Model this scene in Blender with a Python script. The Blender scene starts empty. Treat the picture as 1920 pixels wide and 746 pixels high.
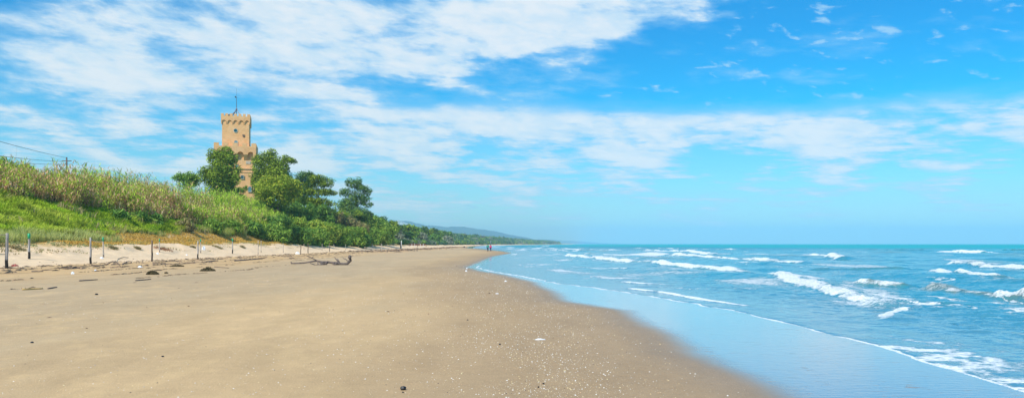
import bpy, math, random
import numpy as np
from mathutils import Vector, Matrix, noise as mnoise
random.seed(7)
RNG = np.random.default_rng(11)
scene = bpy.context.scene
COL = scene.collection
CH = 1.65; F = 1500.0; CX = 960.0; HY = 457.0      # camera height, focal length and horizon in pixels of the photograph

# ------------------------------------------------------------------ numpy helpers
def sst(a, b, x):
    t = np.clip((np.asarray(x, float) - a) / (b - a), 0, 1)
    return t * t * (3 - 2 * t)
_perm = np.random.default_rng(3).random(65536)
def vnoise(x, y, seed=0):
    x = np.asarray(x, float) + seed * 17.31; y = np.asarray(y, float) + seed * 9.77
    xi = np.floor(x).astype(np.int64); yi = np.floor(y).astype(np.int64)
    fx = x - xi; fy = y - yi
    fx = fx * fx * fx * (fx * (fx * 6 - 15) + 10); fy = fy * fy * fy * (fy * (fy * 6 - 15) + 10)
    def h(a, b):
        k = (a * 374761393 + b * 668265263 + seed * 1442695041) & 0x7fffffff
        k = ((k ^ (k >> 13)) * 1274126177) & 0x7fffffff
        return _perm[(k ^ (k >> 16)) & 65535]
    return (h(xi, yi) * (1 - fx) + h(xi + 1, yi) * fx) * (1 - fy) + (h(xi, yi + 1) * (1 - fx) + h(xi + 1, yi + 1) * fx) * fy
def fbm(x, y, oct=4, seed=0, gain=.5):
    s = 0; a = 1; t = 0
    for i in range(oct):
        s = s + a * (vnoise(x * 2 ** i, y * 2 ** i, seed + i * 5) - .5); t += a; a *= gain
    return s / t * 2          # roughly -1..1

def tag(o, label=None, cat=None, group=None, kind=None):
    if label: o['label'] = label
    if cat: o['category'] = cat
    if group: o['group'] = group
    if kind: o['kind'] = kind
    return o
def empty(name, loc, rz=0):
    o = bpy.data.objects.new(name, None); COL.objects.link(o)
    o.location = loc; o.rotation_euler = (0, 0, rz); o.empty_display_size = .3
    return o
def link(name, me, mat=None, parent=None, loc=None):
    o = bpy.data.objects.new(name, me); COL.objects.link(o)
    if mat: me.materials.append(mat)
    if parent: o.parent = parent
    if loc is not None: o.location = loc
    return o
def np_mesh(name, V, Fc, col=None, smooth=False, attrs=None):
    """V (n,3); Fc (m,k) constant polygon size"""
    V = np.asarray(V, np.float32); Fc = np.asarray(Fc, np.int32)
    me = bpy.data.meshes.new(name)
    me.vertices.add(len(V)); me.vertices.foreach_set('co', V.ravel())
    m, k = Fc.shape
    me.loops.add(m * k); me.loops.foreach_set('vertex_index', Fc.ravel())
    me.polygons.add(m)
    me.polygons.foreach_set('loop_start', np.arange(0, m * k, k, dtype=np.int32))
    me.polygons.foreach_set('loop_total', np.full(m, k, np.int32))
    me.polygons.foreach_set('use_smooth', np.full(m, smooth, bool))
    me.update(calc_edges=True)
    if col is not None:
        a = me.color_attributes.new('Col', 'FLOAT_COLOR', 'POINT')
        c = np.ones((len(V), 4), np.float32); c[:, :3] = col
        a.data.foreach_set('color', c.ravel())
    for n, v in (attrs or {}).items():
        a = me.attributes.new(n, 'FLOAT', 'POINT'); a.data.foreach_set('value', np.asarray(v, np.float32).ravel())
    return me
class MB:
    """collects boxes, tubes and sheets of one part"""
    def __init__(s): s.v = []; s.f = []
    def add(s, vs, fs):
        n = len(s.v); s.v += [tuple(p) for p in vs]; s.f += [tuple(i + n for i in f) for f in fs]
    def box(s, x0, x1, y0, y1, z0, z1):
        s.add([(x0,y0,z0),(x1,y0,z0),(x1,y1,z0),(x0,y1,z0),(x0,y0,z1),(x1,y0,z1),(x1,y1,z1),(x0,y1,z1)],
              [(0,3,2,1),(4,5,6,7),(0,1,5,4),(1,2,6,5),(2,3,7,6),(3,0,4,7)])
    def frustum(s, x0, x1, y0, y1, z0, X0, X1, Y0, Y1, z1):
        s.add([(x0,y0,z0),(x1,y0,z0),(x1,y1,z0),(x0,y1,z0),(X0,Y0,z1),(X1,Y0,z1),(X1,Y1,z1),(X0,Y1,z1)],
              [(0,3,2,1),(4,5,6,7),(0,1,5,4),(1,2,6,5),(2,3,7,6),(3,0,4,7)])
    def tube(s, pts, rad, n=7, jit=0):
        pts = [Vector(p) for p in pts]
        if not hasattr(rad, '__len__'): rad = [rad] * len(pts)
        base = len(s.v); up = Vector((.13, .21, .97))
        for i, p in enumerate(pts):
            d = (pts[min(i+1, len(pts)-1)] - pts[max(i-1, 0)]).normalized()
            u = d.cross(up); 
            if u.length < .05: u = d.cross(Vector((1, 0, 0)))
            u.normalize(); w = d.cross(u)
            for k in range(n):
                a = 2 * math.pi * k / n
                r = rad[i] * (1 + random.uniform(-jit, jit))
                s.v.append(tuple(p + u * (r * math.cos(a)) + w * (r * math.sin(a))))
        for i in range(len(pts) - 1):
            for k in range(n):
                k2 = (k + 1) % n
                s.f.append((base + i*n + k, base + i*n + k2, base + (i+1)*n + k2, base + (i+1)*n + k))
        s.f.append(tuple(base + k for k in range(n))[::-1])
        s.f.append(tuple(base + (len(pts)-1)*n + k for k in range(n)))
    def prism(s, poly, y0, y1):
        """poly in (x,z), extruded from y0 to y1"""
        n = len(poly)
        s.add([(x, y0, z) for x, z in poly] + [(x, y1, z) for x, z in poly],
              [tuple(range(n)), tuple(range(2*n - 1, n - 1, -1))] + [(i, i + n, (i+1) % n + n, (i+1) % n) for i in range(n)])
    def mesh(s, name, smooth=False):
        me = bpy.data.meshes.new(name); me.from_pydata(s.v, [], s.f); me.update()
        if smooth: me.polygons.foreach_set('use_smooth', np.full(len(me.polygons), True))
        return me
    def build(s, name, mat, parent=None, smooth=False, loc=None):
        return link(name, s.mesh(name, smooth), mat, parent, loc)

# ------------------------------------------------------------------ materials
def newmat(name):
    m = bpy.data.materials.new(name); m.use_nodes = True
    nt = m.node_tree; b = nt.nodes['Principled BSDF']
    return m, nt, b
def nd(nt, t, **kw):
    n = nt.nodes.new(t)
    for k, v in kw.items(): setattr(n, k, v)
    return n
def mathn(nt, op, a, b=None, clamp=False):
    n = nd(nt, 'ShaderNodeMath', operation=op); n.use_clamp = clamp
    for i, v in enumerate((a, b)):
        if v is None: continue
        if isinstance(v, (int, float)): n.inputs[i].default_value = v
        else: nt.links.new(v, n.inputs[i])
    return n.outputs[0]
def smooth_n(nt, v, a, b, lo=0., hi=1.):
    n = nd(nt, 'ShaderNodeMapRange', interpolation_type='SMOOTHSTEP')
    nt.links.new(v, n.inputs[0]); n.inputs[1].default_value = a; n.inputs[2].default_value = b
    n.inputs[3].default_value = lo; n.inputs[4].default_value = hi
    return n.outputs[0]
def mixc(nt, f, a, b, blend='MIX'):
    n = nd(nt, 'ShaderNodeMix', data_type='RGBA', blend_type=blend)
    for i, v in ((0, f), (6, a), (7, b)):
        if isinstance(v, (int, float)): n.inputs[i].default_value = v
        elif isinstance(v, tuple): n.inputs[i].default_value = (*v, 1) if len(v) == 3 else v
        else: nt.links.new(v, n.inputs[i])
    return n.outputs[2]
def noise_n(nt, scale, detail=4, rough=.55, vec=None, dist=0):
    n = nd(nt, 'ShaderNodeTexNoise'); n.inputs['Scale'].default_value = scale
    n.inputs['Detail'].default_value = detail; n.inputs['Roughness'].default_value = rough
    n.inputs['Distortion'].default_value = dist
    if vec is not None: nt.links.new(vec, n.inputs['Vector'])
    return n.outputs[0]
def simple(name, c, rough=.7, var=.25, scale=6, bump=0, c2=None, metal=0):
    m, nt, b = newmat(name)
    tc = nd(nt, 'ShaderNodeTexCoord').outputs['Object']
    nz = noise_n(nt, scale, 5, .6, tc)
    f = smooth_n(nt, nz, .3, .7)
    dark = tuple(x * (1 - var) for x in c)
    nt.links.new(mixc(nt, f, c2 or dark, c), b.inputs['Base Color'])
    b.inputs['Roughness'].default_value = rough; b.inputs['Metallic'].default_value = metal
    if bump:
        bp = nd(nt, 'ShaderNodeBump'); bp.inputs['Strength'].default_value = bump; bp.inputs['Distance'].default_value = .05
        nt.links.new(nz, bp.inputs['Height']); nt.links.new(bp.outputs[0], b.inputs['Normal'])
    return m
def foliage_mat(name, trans=.35, rough=.7):
    m, nt, b = newmat(name)
    a = nd(nt, 'ShaderNodeAttribute', attribute_name='Col').outputs['Color']
    nt.links.new(a, b.inputs['Base Color']); b.inputs['Roughness'].default_value = rough
    b.inputs['Specular IOR Level'].default_value = .25
    t = nd(nt, 'ShaderNodeBsdfTranslucent'); nt.links.new(a, t.inputs['Color'])
    mx = nd(nt, 'ShaderNodeMixShader'); mx.inputs[0].default_value = trans
    nt.links.new(b.outputs[0], mx.inputs[1]); nt.links.new(t.outputs[0], mx.inputs[2])
    nt.links.new(mx.outputs[0], nt.nodes['Material Output'].inputs['Surface'])
    return m
M = {}
M['leaf'] = foliage_mat('foliage', .22)
M['bark'] = simple('bark', (.20, .14, .10), .9, .5, 3, .4)
M['drift'] = simple('driftwood_grey', (.20, .15, .13), .85, .6, 9, .3)
M['post'] = None
M['greenpaint'] = simple('green_paint', (.02, .42, .18), .5, .3, 8)
M['darkwood'] = simple('dark_wood', (.05, .035, .028), .8, .5, 12)
M['whitepaint'] = simple('white_paint', (.78, .78, .76), .5, .12, 6)
M['rope'] = simple('rope_fibre', (.55, .5, .36), .9, .3, 20)
M['wire'] = simple('cable_rubber', (.02, .03, .05), .6, .1, 3)
M['metal'] = simple('grey_metal', (.16, .18, .24), .45, .3, 3, metal=.4)
M['weed'] = simple('seaweed', (.10, .075, .025), .85, .6, 14, .5)
M['cane'] = simple('dry_cane', (.62, .40, .12), .6, .3, 8)
M['plastic'] = simple('white_plastic', (.75, .78, .82), .35, .15, 5)
M['redplastic'] = simple('red_plastic', (.5, .12, .10), .5, .3, 5)
M['black'] = simple('black_stone', (.012, .012, .014), .35, .5, 20, .4)

# ------------------------------------------------------------------ coast geometry
def px2w(px, py):        # a point of the flat beach seen at that pixel
    Y = CH * F / (py - HY); return ((px - CX) * Y / F, Y)
def coast(y): return np.interp(y, [0, 650, 1000, 1500, 3000, 5000, 9000, 30000], [0, 0, 15, 62, 240, 440, 760, 760])
_s1 = [(1990,760),(1920,732),(1831,706.7),(1761.6,688),(1692,663.6),(1642.6,645),(1560,628),(1478,606),(1425,594),(1396,586.5),(1324,574),(1250,560),(1169,547),(1099,537),(1043,531),(1000.6,521.5),(960,514.5),(916,507.5),(893,501),(916,490),(936,481),(972,474.5),(955,471),(925,468),(903,466),(886,464.6),(893,462),(915,460)]
_w = sorted([px2w(*p) for p in _s1], key=lambda p: p[1])
S1Y = np.array([-200, 0, 5] + [p[1] for p in _w] + [1500, 3000, 5000, 9000, 30000])
S1X = np.array([7.5, 6.3, 5.9] + [p[0] for p in _w] + [62, 240, 440, 760, 760])
_s0 = [(1450,746),(1380,707),(1280,667),(1260,647),(1240,630),(1180,603),(1160,582),(1050,566),(1035,550),(990,528),(933,514),(888,501)]
_v = sorted([px2w(*p) for p in _s0], key=lambda p: p[1])
S0Y = np.array([-200, 0, 6] + [p[1] for p in _v]); S0X = np.array([4.5, 3.2, 2.9] + [p[0] for p in _v])
def S1(y):
    y = np.asarray(y, float)
    return np.interp(y, S1Y, S1X) + .15 * fbm(y / 1.0, y * 0, 4, 41) * np.clip(y / 15, .4, 1.5)
def S0(y):
    y = np.asarray(y, float)
    a = np.interp(y, S0Y, S0X, right=-1e6)
    s = S1(y) - .35 - .008 * y
    return np.where(y > 55, s, np.minimum(a, s)) + .06 * fbm(y / .9, y * 0 + 3, 3, 43)
def crest_h(y): return np.interp(y, [0, 50, 75, 94, 120, 147, 187, 205, 240, 280, 340, 500, 3000], [5.5, 6.2, 6.6, 7.5, 8.5, 9.8, 10.4, 10.2, 8.3, 6.6, 4.6, 3.0, 3.0])
def ground_z(x, y):
    x = np.asarray(x, float); y = np.asarray(y, float)
    d = S1(y) - x; xs = x - coast(y)
    z = .0028 * np.clip(d, 0, 45)
    z = np.where(d < 0, np.maximum(-.05 * (-d) - .0, -3.), z)
    z = z + .02 * fbm(x / 3, y / 4, 3, 5) * sst(6, 14, d)
    n1 = fbm(x / 9, y / 14, 3, 8)
    edge = xs + n1 * 1.6
    dune = sst(-34.5, -45.5, edge)
    top = np.interp(y, [0, 70, 120, 200, 300, 500], [1.5, 1.5, 1.75, 1.35, 1.1, .9])
    z = z + dune * top * (1 + .18 * fbm(x / 3.5, y / 5, 3, 9)) + .20 * fbm(x / 1.3, y / 1.9, 3, 12) * sst(-36, -40, edge)
    t = np.clip((-45.5 - xs) / 14.5, 0, 1)
    z = z + np.maximum(crest_h(y) - 1.6, .5) * (t ** 1.05) * (1 + .06 * fbm(x / 6, y / 8, 3, 14) * (t > 0))
    return z
def hit(px, py, y0=6, y1=900):     # where the line of sight through that pixel meets the ground
    Y = np.geomspace(y0, y1, 6000); X = (px - CX) * Y / F; Z = CH - (py - HY) * Y / F
    g = ground_z(X, Y); k = np.argmax(Z <= g)
    if k == 0: k = np.argmin(np.abs(Z - g))
    return Vector((X[k], Y[k], g[k]))
def up(p, px, py):                 # height above ground at that distance for that pixel row
    return CH + (HY - py) * p.y / F - p.z

# ------------------------------------------------------------------ ground
def grid(tl, rows, zf):
    Yr = rows[:, None] + 0 * tl[None, :]
    X = tl[None, :] * np.maximum(Yr, 6.) ; return X, Yr
tl = np.concatenate([[-300, -80, -25, -10, -5, -3, -2], np.linspace(-1.5, -.72, 120), np.linspace(-.715, .7, 620), np.linspace(.72, 1.5, 50), [2, 4, 10, 60, 300]])
rows = np.concatenate([[-400, -150, -60, -25, -10, 0, 3], np.geomspace(5, 14000, 900)])
X, Y = grid(tl, rows, None)
x = X.ravel(); y = Y.ravel()
z = ground_z(x, y)
d0 = S0(y) - x; d1 = S1(y) - x; xs = x - coast(y)
n_a = fbm(x / 2.2, y / 5.5, 5, 21); n_b = fbm(x / .5, y / 1.1, 4, 25); n_c = fbm(x / 14, y / 22, 4, 29)
streak = (fbm(x / .30, y / .62, 4, 55) + .35 * n_a) * np.clip(1.7 - y / 40, 0, 1)
mid = np.array([.54, .366, .194]); gold = np.array([.62, .425, .22]); damp = np.array([.37, .25, .14]); dry = np.array([.80, .575, .36]); tan = np.array([.68, .42, .18])
c = np.zeros((len(x), 3)); c[:] = mid
def mixin(c, col, f): return c * (1 - f[:, None]) + np.asarray(col) * f[:, None]
c = mixin(c, (.48, .345, .205), sst(-4, -12, x + n_c * 3) * .8)
c = mixin(c, gold, np.clip(sst(.10, .55, streak) * .55 * sst(1, 7, d0) + sst(-.1, .5, n_c) * .18, 0, 1))
c = mixin(c, (.42, .33, .21), sst(.0, .6, -n_a + .3 * n_b) * .28)
c = mixin(c, damp, sst(6.5, .4, d0 + n_a * 1.2) * .85)
c = mixin(c, (.34, .225, .13), sst(5.2, 3.4, d0 + n_a * .8) * .30 * sst(60, 25, y))
c = mixin(c, (.30, .22, .15), sst(.9, .0, d0) * .8)
f_up = sst(-17, -27, xs + n_c * 4)
c = mixin(c, tan, f_up * (.55 + .25 * np.clip(n_a, -1, 1)))
c = mixin(c, (.40, .25, .12), sst(.15, .55, fbm(x / 1.2, y / 7, 4, 61)) * f_up * sst(-37, -33, xs) * .75)
dryf = sst(-31.5, -35, xs + n_a * 1.5)
c = mixin(c, dry, dryf)
c = mixin(c, (.66, .47, .30), dryf * sst(.1, .6, fbm(x / 1.6, y / 3, 4, 66)) * .55)
grass = sst(-41.5, -44.5, xs + n_a * 2.5 + fbm(x / .9, y / 1.4, 3, 71) * 1.2)
c = mixin(c, (.50, .30, .07), grass * sst(-50, -45.5, xs + n_c * 2))
c = mixin(c, (.14, .20, .03), grass * sst(-47.5, -50, xs + n_c * 2))
shade = 1 + .09 * n_b + .05 * n_c + .07 * fbm(x / .9 + y * .06, y / 5, 3, 58) * sst(1, 4, d0); c *= shade[:, None]
wet = sst(.18, -.65, d0 + .10 * n_b + .10 * n_a)
wet = np.maximum(wet, 0)
sheen = sst(4, 0, d0)
nr, nc = X.shape
idx = np.arange(nr * nc).reshape(nr, nc)
q = np.stack([idx[:-1, :-1], idx[:-1, 1:], idx[1:, 1:], idx[1:, :-1]], -1).reshape(-1, 4)
me = np_mesh('beach_ground', np.stack([x, y, z], 1), q, c, True, {'wet': wet, 'sheen': sheen})
m, nt, b = newmat('sand')
tc = nd(nt, 'ShaderNodeTexCoord').outputs['Object']
tcw = tc
colA = nd(nt, 'ShaderNodeAttribute', attribute_name='Col').outputs['Color']
wetA = nd(nt, 'ShaderNodeAttribute', attribute_name='wet').outputs['Fac']
mps = nd(nt, 'ShaderNodeMapping'); mps.inputs['Scale'].default_value = (1.1, 3.2, 1); mps.inputs['Rotation'].default_value = (0, 0, -.12); nt.links.new(tc, mps.inputs[0])
stp = smooth_n(nt, noise_n(nt, 3.2, 4, .65, mps.outputs[0], .5), .56, .68)
stm = smooth_n(nt, noise_n(nt, .35, 3, .6, tc), .44, .60)
wetA = mathn(nt, 'MULTIPLY', wetA, mathn(nt, 'SUBTRACT', 1., mathn(nt, 'MULTIPLY', mathn(nt, 'MULTIPLY', stp, stm), .5)))
shA = nd(nt, 'ShaderNodeAttribute', attribute_name='sheen').outputs['Fac']
fine = noise_n(nt, 38, 3, .7, tc)
fine2 = noise_n(nt, 5, 4, .6, tc)
k = mathn(nt, 'ADD', mathn(nt, 'MULTIPLY', fine, .5), mathn(nt, 'MULTIPLY', fine2, .22))
k = mathn(nt, 'ADD', k, .64)
cc = nd(nt, 'ShaderNodeVectorMath', operation='SCALE'); nt.links.new(colA, cc.inputs[0]); nt.links.new(k, cc.inputs['Scale'])
nt.links.new(mixc(nt, wetA, cc.outputs[0], (.25, .22, .18)), b.inputs['Base Color'])
r = mathn(nt, 'SUBTRACT', mathn(nt, 'SUBTRACT', .82, mathn(nt, 'MULTIPLY', shA, .25)), mathn(nt, 'MULTIPLY', wetA, .50), True)
nt.links.new(r, b.inputs['Roughness'])
sp = mathn(nt, 'ADD', .18, mathn(nt, 'MULTIPLY', wetA, .4)); nt.links.new(sp, b.inputs['Specular IOR Level'])
# the standing film of water lies on the sand as a clear coat
nt.links.new(wetA, b.inputs['Coat Weight']); b.inputs['Coat Roughness'].default_value = .035; b.inputs['Coat IOR'].default_value = 1.38
bp = nd(nt, 'ShaderNodeBump'); bp.inputs['Distance'].default_value = .02
nt.links.new(mathn(nt, 'SUBTRACT', .55, mathn(nt, 'MULTIPLY', wetA, .5)), bp.inputs['Strength'])
nt.links.new(mathn(nt, 'ADD', fine, mathn(nt, 'MULTIPLY', fine2, 1.5)), bp.inputs['Height'])
nt.links.new(bp.outputs[0], b.inputs['Normal'])
mp = nd(nt, 'ShaderNodeMapping'); mp.inputs['Scale'].default_value = (2.2, 6, 1); nt.links.new(tc, mp.inputs[0])
rip = noise_n(nt, 1.6, 4, .6, mp.outputs[0])
bc = nd(nt, 'ShaderNodeBump'); bc.inputs['Strength'].default_value = .35; bc.inputs['Distance'].default_value = .012
nt.links.new(rip, bc.inputs['Height']); nt.links.new(bc.outputs[0], b.inputs['Coat Normal'])
tag(link('ground', me, m), kind='structure')

# ------------------------------------------------------------------ sea
ts = np.concatenate([np.linspace(-.40, -.06, 60), np.linspace(-.058, .70, 760), np.linspace(.71, 1.5, 110), [1.7, 2, 3, 5, 10, 30, 100, 300]])
rs = np.concatenate([[-400, -150, -60, -25, -10, 0, 3], np.geomspace(5, 400, 1050), np.geomspace(402, 14000, 330)])
X, Y = grid(ts, rs, None); x = X.ravel(); y = Y.ravel()
S1t = np.concatenate([np.linspace(-401, 0, 400), np.geomspace(.01, 15000, 30000)]); S1v = S1(S1t)
s = x - np.interp(y, S1t, S1v)
nr, nc = X.shape; idx = np.arange(nr * nc).reshape(nr, nc)
q = np.stack([idx[:-1, :-1], idx[:-1, 1:], idx[1:, 1:], idx[1:, :-1]], -1).reshape(-1, 4)
q = q[(s > -.7)[q].all(1)]
used = np.unique(q); rem = np.full(len(x), -1); rem[used] = np.arange(len(used)); q = rem[q]
x = x[used]; y = y[used]; s = s[used]
def f1(v, oct, seed): # noise along the shore only
    t = np.linspace(v.min(), v.max() + 1e-3, 60000); return np.interp(v, t, fbm(t, t * 0, oct, seed))
res = np.clip(y * .0042, .02, 99)                      # spacing of the rows there
def fade(wl): return np.clip(1.3 - res * 2.2 / wl, 0, 1)
off = sst(.5, 14, s)
Zs = .012 * sst(0, .12, s) - .03 * sst(0, -.5, s)
wob = fbm(x / 30, y / 45, 3, 80) * 3.0
damp_far = 1 / (1 + (y / 900) ** 2)
for wl, amp, ang, ph in ((11, .15, .10, 0), (7.3, .11, -.16, 2.), (5.1, .075, .32, 1.), (17, .10, .05, 4.)):
    u = (x * math.cos(ang) + y * math.sin(ang) + wob * (1 + .2 * ph)) / wl * 2 * math.pi + ph
    env = .35 + 1.3 * vnoise(x / wl / 1.5, y / wl / 3.2, 90 + int(ph * 3))
    cr = (.5 + .5 * np.sin(u)) ** 2.2 - .3
    Zs = Zs + amp * env * cr * off * damp_far * fade(wl)
Zs = Zs + .085 * fbm(x / 1.7, y / 2.2, 4, 95) * off * fade(1.8)
Zs = Zs + .040 * fbm(x / .42, y / .30, 4, 97) * sst(0, 5, s) * fade(.5)
Zs = Zs + .006 * fbm(x / .22, y / .14, 3, 99) * sst(0, 1, s) * fade(.25)
foam = np.zeros_like(x); olive = np.zeros_like(x)
BR = [  # pixel polyline, crest height, foam amount, front width, trail behind, olive face
 ([(1056,479),(1110,487),(1160,493),(1250,503),(1330,508),(1425,517)], .34, 1.1, .32, 1.0, .3),
 ([(1452,517),(1490,533),(1540,543),(1600,560),(1640,572),(1690,578)], .20, 1.1, .30, .9, .1),
 ([(1655,600),(1665,590),(1690,580)], .06, 1.0, .2, .4, 0),
 ([(1196,470),(1230,470.6),(1290,473),(1345,478)], .36, 1., .6, 1.8, .2),
 ([(1258,479),(1300,482),(1400,487.5),(1515,494)], .30, 1., .42, 1.2, .3),
 ([(1494,480),(1545,482),(1580,486)], .50, 1.1, .7, 1.6, .8),
 ([(1612,540),(1650,543),(1700,546)], .24, .72, .28, .45, 1.),
 ([(1745,549),(1790,556),(1850,563),(1960,577)], .27, .72, .32, .5, 1.),
 ([(1868,567),(1930,573),(1990,580)], .20, .95, .3, .7, .3),
 ([(1766,474),(1800,474.4),(1836,475)], .7, 1.3, 1.2, 3., .3),
 ([(1782,497),(1850,505),(1925,509),(1990,514)], .38, 1.05, .42, 1.1, .4),
 ([(1752,510),(1800,521),(1885,527)], .30, 1.15, .35, 1., .3),
 ([(1160,528),(1195,538),(1250,534)], .06, .8, .2, .5, 0),
 ([(1170,541),(1250,550),(1320,563),(1400,574),(1418,577)], .05, .95, .13, .25, 0),
 ([(1660,571),(1700,573),(1770,577)], .08, .75, .25, .6, 0),
 ([(1520,505),(1600,508),(1700,510)], .17, .1, .4, .9, .6),
 ([(1090,501),(1140,503),(1180,505)], .08, .9, .18, .4, 0),
 ([(1560,489),(1620,490.5),(1700,493)], .20, .25, .4, .9, .5),
 ([(1000,469),(1060,470),(1150,471.5)], .3, .75, .8, 1.8, .2),
 ([(960,466),(1010,466.6),(1100,467.5)], .3, .95, 1.3, 4, 0),
 ([(1180,466),(1260,467),(1400,469.5)], .4, .7, 1., 3, .2),
 ([(1620,469),(1700,471),(1760,472)], .4, .35, 1., 3, .5),
 ([(1880,470),(1920,470),(1990,470.5)], .6, .5, 1., 2, .8)]
for i, (pl, amp, fo, wf, wb, ol) in enumerate(BR):
    amp *= .86; ol *= .75
    W = sorted([px2w(*p) for p in pl], key=lambda p: p[1])
    yy = np.array([p[1] for p in W]); xx = np.array([p[0] for p in W])
    span = yy[-1] - yy[0]
    pad = .08 * span
    sel = np.nonzero((y > yy[0] - pad) & (y < yy[-1] + pad))[0]
    sel = sel[np.abs(x[sel] - np.interp(y[sel], yy, xx)) < 4 * wb + 3 * wf + 1]
    if not len(sel): continue
    X_, Y_ = x[sel], y[sel]
    tt_ = np.linspace(yy[0] - pad, yy[-1] + pad, 4000)
    g_ = lambda arr: np.interp(Y_, tt_, arr)
    xc = np.interp(Y_, yy, xx) + wf * g_(1.0 * fbm(tt_ / 2.2, tt_ * 0, 4, 120 + i))
    win = sst(yy[0] - .06 * span, yy[0] + .08 * span, Y_) * sst(yy[-1] + .06 * span, yy[-1] - .08 * span, Y_)
    u = X_ - xc
    prof = np.where(u < 0, np.exp(-(u / (wf * .9)) ** 2), np.exp(-(u / (wb * .8 + .3)) ** 2))
    lump = .75 + .7 * fbm(Y_ / 2.0, u / 2, 3, 140 + i)
    var = np.clip(1.0 + .55 * g_(fbm(tt_ / 3.3, tt_ * 0, 3, 150 + i)), .4, 1.25)
    fr = np.where(u < 0, np.exp(-(u / (wf * 1.35)) ** 4), np.exp(-(u / (wb * .55)) ** 2))
    fo_ = fo * fr * win * var * (.92 + .40 * fbm(X_ / .5, Y_ / .6, 3, 163))
    trail = .56 * fo * win * np.exp(-((u - wb * .7) / (wb * 2.0)) ** 2) * (amp > .1) * (1 + .7 * fbm(X_ / .9, Y_ / 1.8, 3, 164))
    Zs[sel] += amp * prof * win * lump + (.14 + .12 * amp) * np.clip(fbm(X_ / .30, Y_ / .30, 4, 160), -.3, 1) * fr * win * min(fo, 1) * (amp > .1) * fade(.3)[sel]
    foam[sel] = np.maximum(foam[sel], np.maximum(fo_, trail))
    olive[sel] = np.maximum(olive[sel], ol * win * np.exp(-(u / (wf * 1.3)) ** 2))
# swash edge, backwash lace and random whitecaps
foam = np.maximum(foam, (1.0 + .9 * f1(np.minimum(y, 80) / .6, 4, 166)) * np.where(s < 0, 1, np.exp(-(s / (.028 + .0020 * y)) ** 2)) * (y < 60))
lace = fbm(x / 1.3, y / .55, 4, 170)
foam = np.maximum(foam, (.60 + .45 * (1 - 3.2 * np.abs(fbm(x / .55, y / .45, 4, 171))) * (.6 + .8 * lace)) * sst(16.5, 12.5, y) * sst(3.2, .5, s) * (y > 4))
rd = 1 - np.abs(fbm(x / 1.5 + .4 * fbm(x, y / 2, 2, 201), y / 2.6, 4, 202)) * 3.2
foam = np.maximum(foam, np.clip(rd, 0, 1) ** 2 * (.50 + .75 * fbm(x / 5, y / 7, 3, 205)) * sst(.6, 3, s) * sst(45, 20, s) * sst(220, 90, y))
foam = np.maximum(foam, (.42 + .50 * fbm(x / 2.2 , y / 4.5, 4, 173)) * sst(26, 12, s) * sst(1.0, 4, s) * sst(7, 12, y) )
farf = fbm(x / 9 , y / 26, 4, 177)
foam = np.maximum(foam, sst(.16, .5, farf) * .95 * sst(90, 40, y * 0 + s) * sst(60, 130, y))
foam = np.maximum(foam, (.5 + .8 * farf) * sst(30, 8, s) * sst(150, 300, y))
foam = np.maximum(foam, sst(.42, .62, fbm(x / 5, y / 22, 3, 181)) * .7 * sst(10, 20, s) * sst(330, 150, y))
capz = np.clip((Zs - .20) * 2.6, 0, 1) * sst(.0, .4, fbm(x / 3, y / 9, 3, 188)); foam = np.maximum(foam, capz * .9)
olive = np.maximum(olive, np.clip(sst(.05, .5, fbm(x / 7, y / 16, 3, 191)) * sst(.04, .25, Zs) * .8, 0, 1) * sst(400, 120, y))
thin = sst(9, .3, s) * 1.0
deep = sst(90, 260, s + y * .22 + 60 * fbm(x / 90, y / 160, 3, 197))
me = np_mesh('sea', np.stack([x, y, Zs], 1), q, None, True, {'foam': foam, 'olive': olive, 'thin': thin, 'deep': deep, 'far': sst(30, 500, y)})
m, nt, b = newmat('sea_water')
tc = nd(nt, 'ShaderNodeTexCoord').outputs['Object']
at = lambda n: nd(nt, 'ShaderNodeAttribute', attribute_name=n).outputs['Fac']
fo, ol, th, dp = at('foam'), at('olive'), at('thin'), at('deep')
base = mixc(nt, dp, (.018, .255, .345), (.0, .36, .39))
base = mixc(nt, mathn(nt, 'MULTIPLY', ol, .9, True), base, (.14, .16, .085))
base = mixc(nt, mathn(nt, 'MULTIPLY', th, .55), base, (.13, .20, .25))
n1 = noise_n(nt, 3.6, 6, .70, tc, .6); n2 = noise_n(nt, 14, 4, .7, tc)
nn = mathn(nt, 'ADD', mathn(nt, 'MULTIPLY', n1, .72), mathn(nt, 'MULTIPLY', n2, .28))
fm = mathn(nt, 'SUBTRACT', mathn(nt, 'ADD', fo, mathn(nt, 'MULTIPLY', nn, 1.15)), 1.10)
fmask = mathn(nt, 'MULTIPLY', smooth_n(nt, fm, -.02, .30), .97)
nt.links.new(mixc(nt, fmask, base, mixc(nt, smooth_n(nt, n2, .35, .62), (.52, .60, .64), (.86, .88, .90))), b.inputs['Base Color'])
rg_ = mathn(nt, 'ADD', .10, mathn(nt, 'MULTIPLY', at('far'), .38))
nt.links.new(mathn(nt, 'ADD', rg_, mathn(nt, 'MULTIPLY', fmask, .5)), b.inputs['Roughness'])
nt.links.new(mathn(nt, 'SUBTRACT', .5, mathn(nt, 'MULTIPLY', fmask, .35)), b.inputs['Specular IOR Level'])
b.inputs['IOR'].default_value = 1.34
mp = nd(nt, 'ShaderNodeMapping'); mp.inputs['Scale'].default_value = (1, .8, 1); nt.links.new(tc, mp.inputs[0])
w1 = noise_n(nt, 1.1, 5, .62, mp.outputs[0], .4); w2 = noise_n(nt, .22, 3, .6, mp.outputs[0])
hh = mathn(nt, 'ADD', mathn(nt, 'MULTIPLY', w1, .22), mathn(nt, 'MULTIPLY', w2, .5))
hh = mathn(nt, 'ADD', hh, mathn(nt, 'MULTIPLY', mathn(nt, 'MULTIPLY', n2, fmask), .12))
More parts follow.
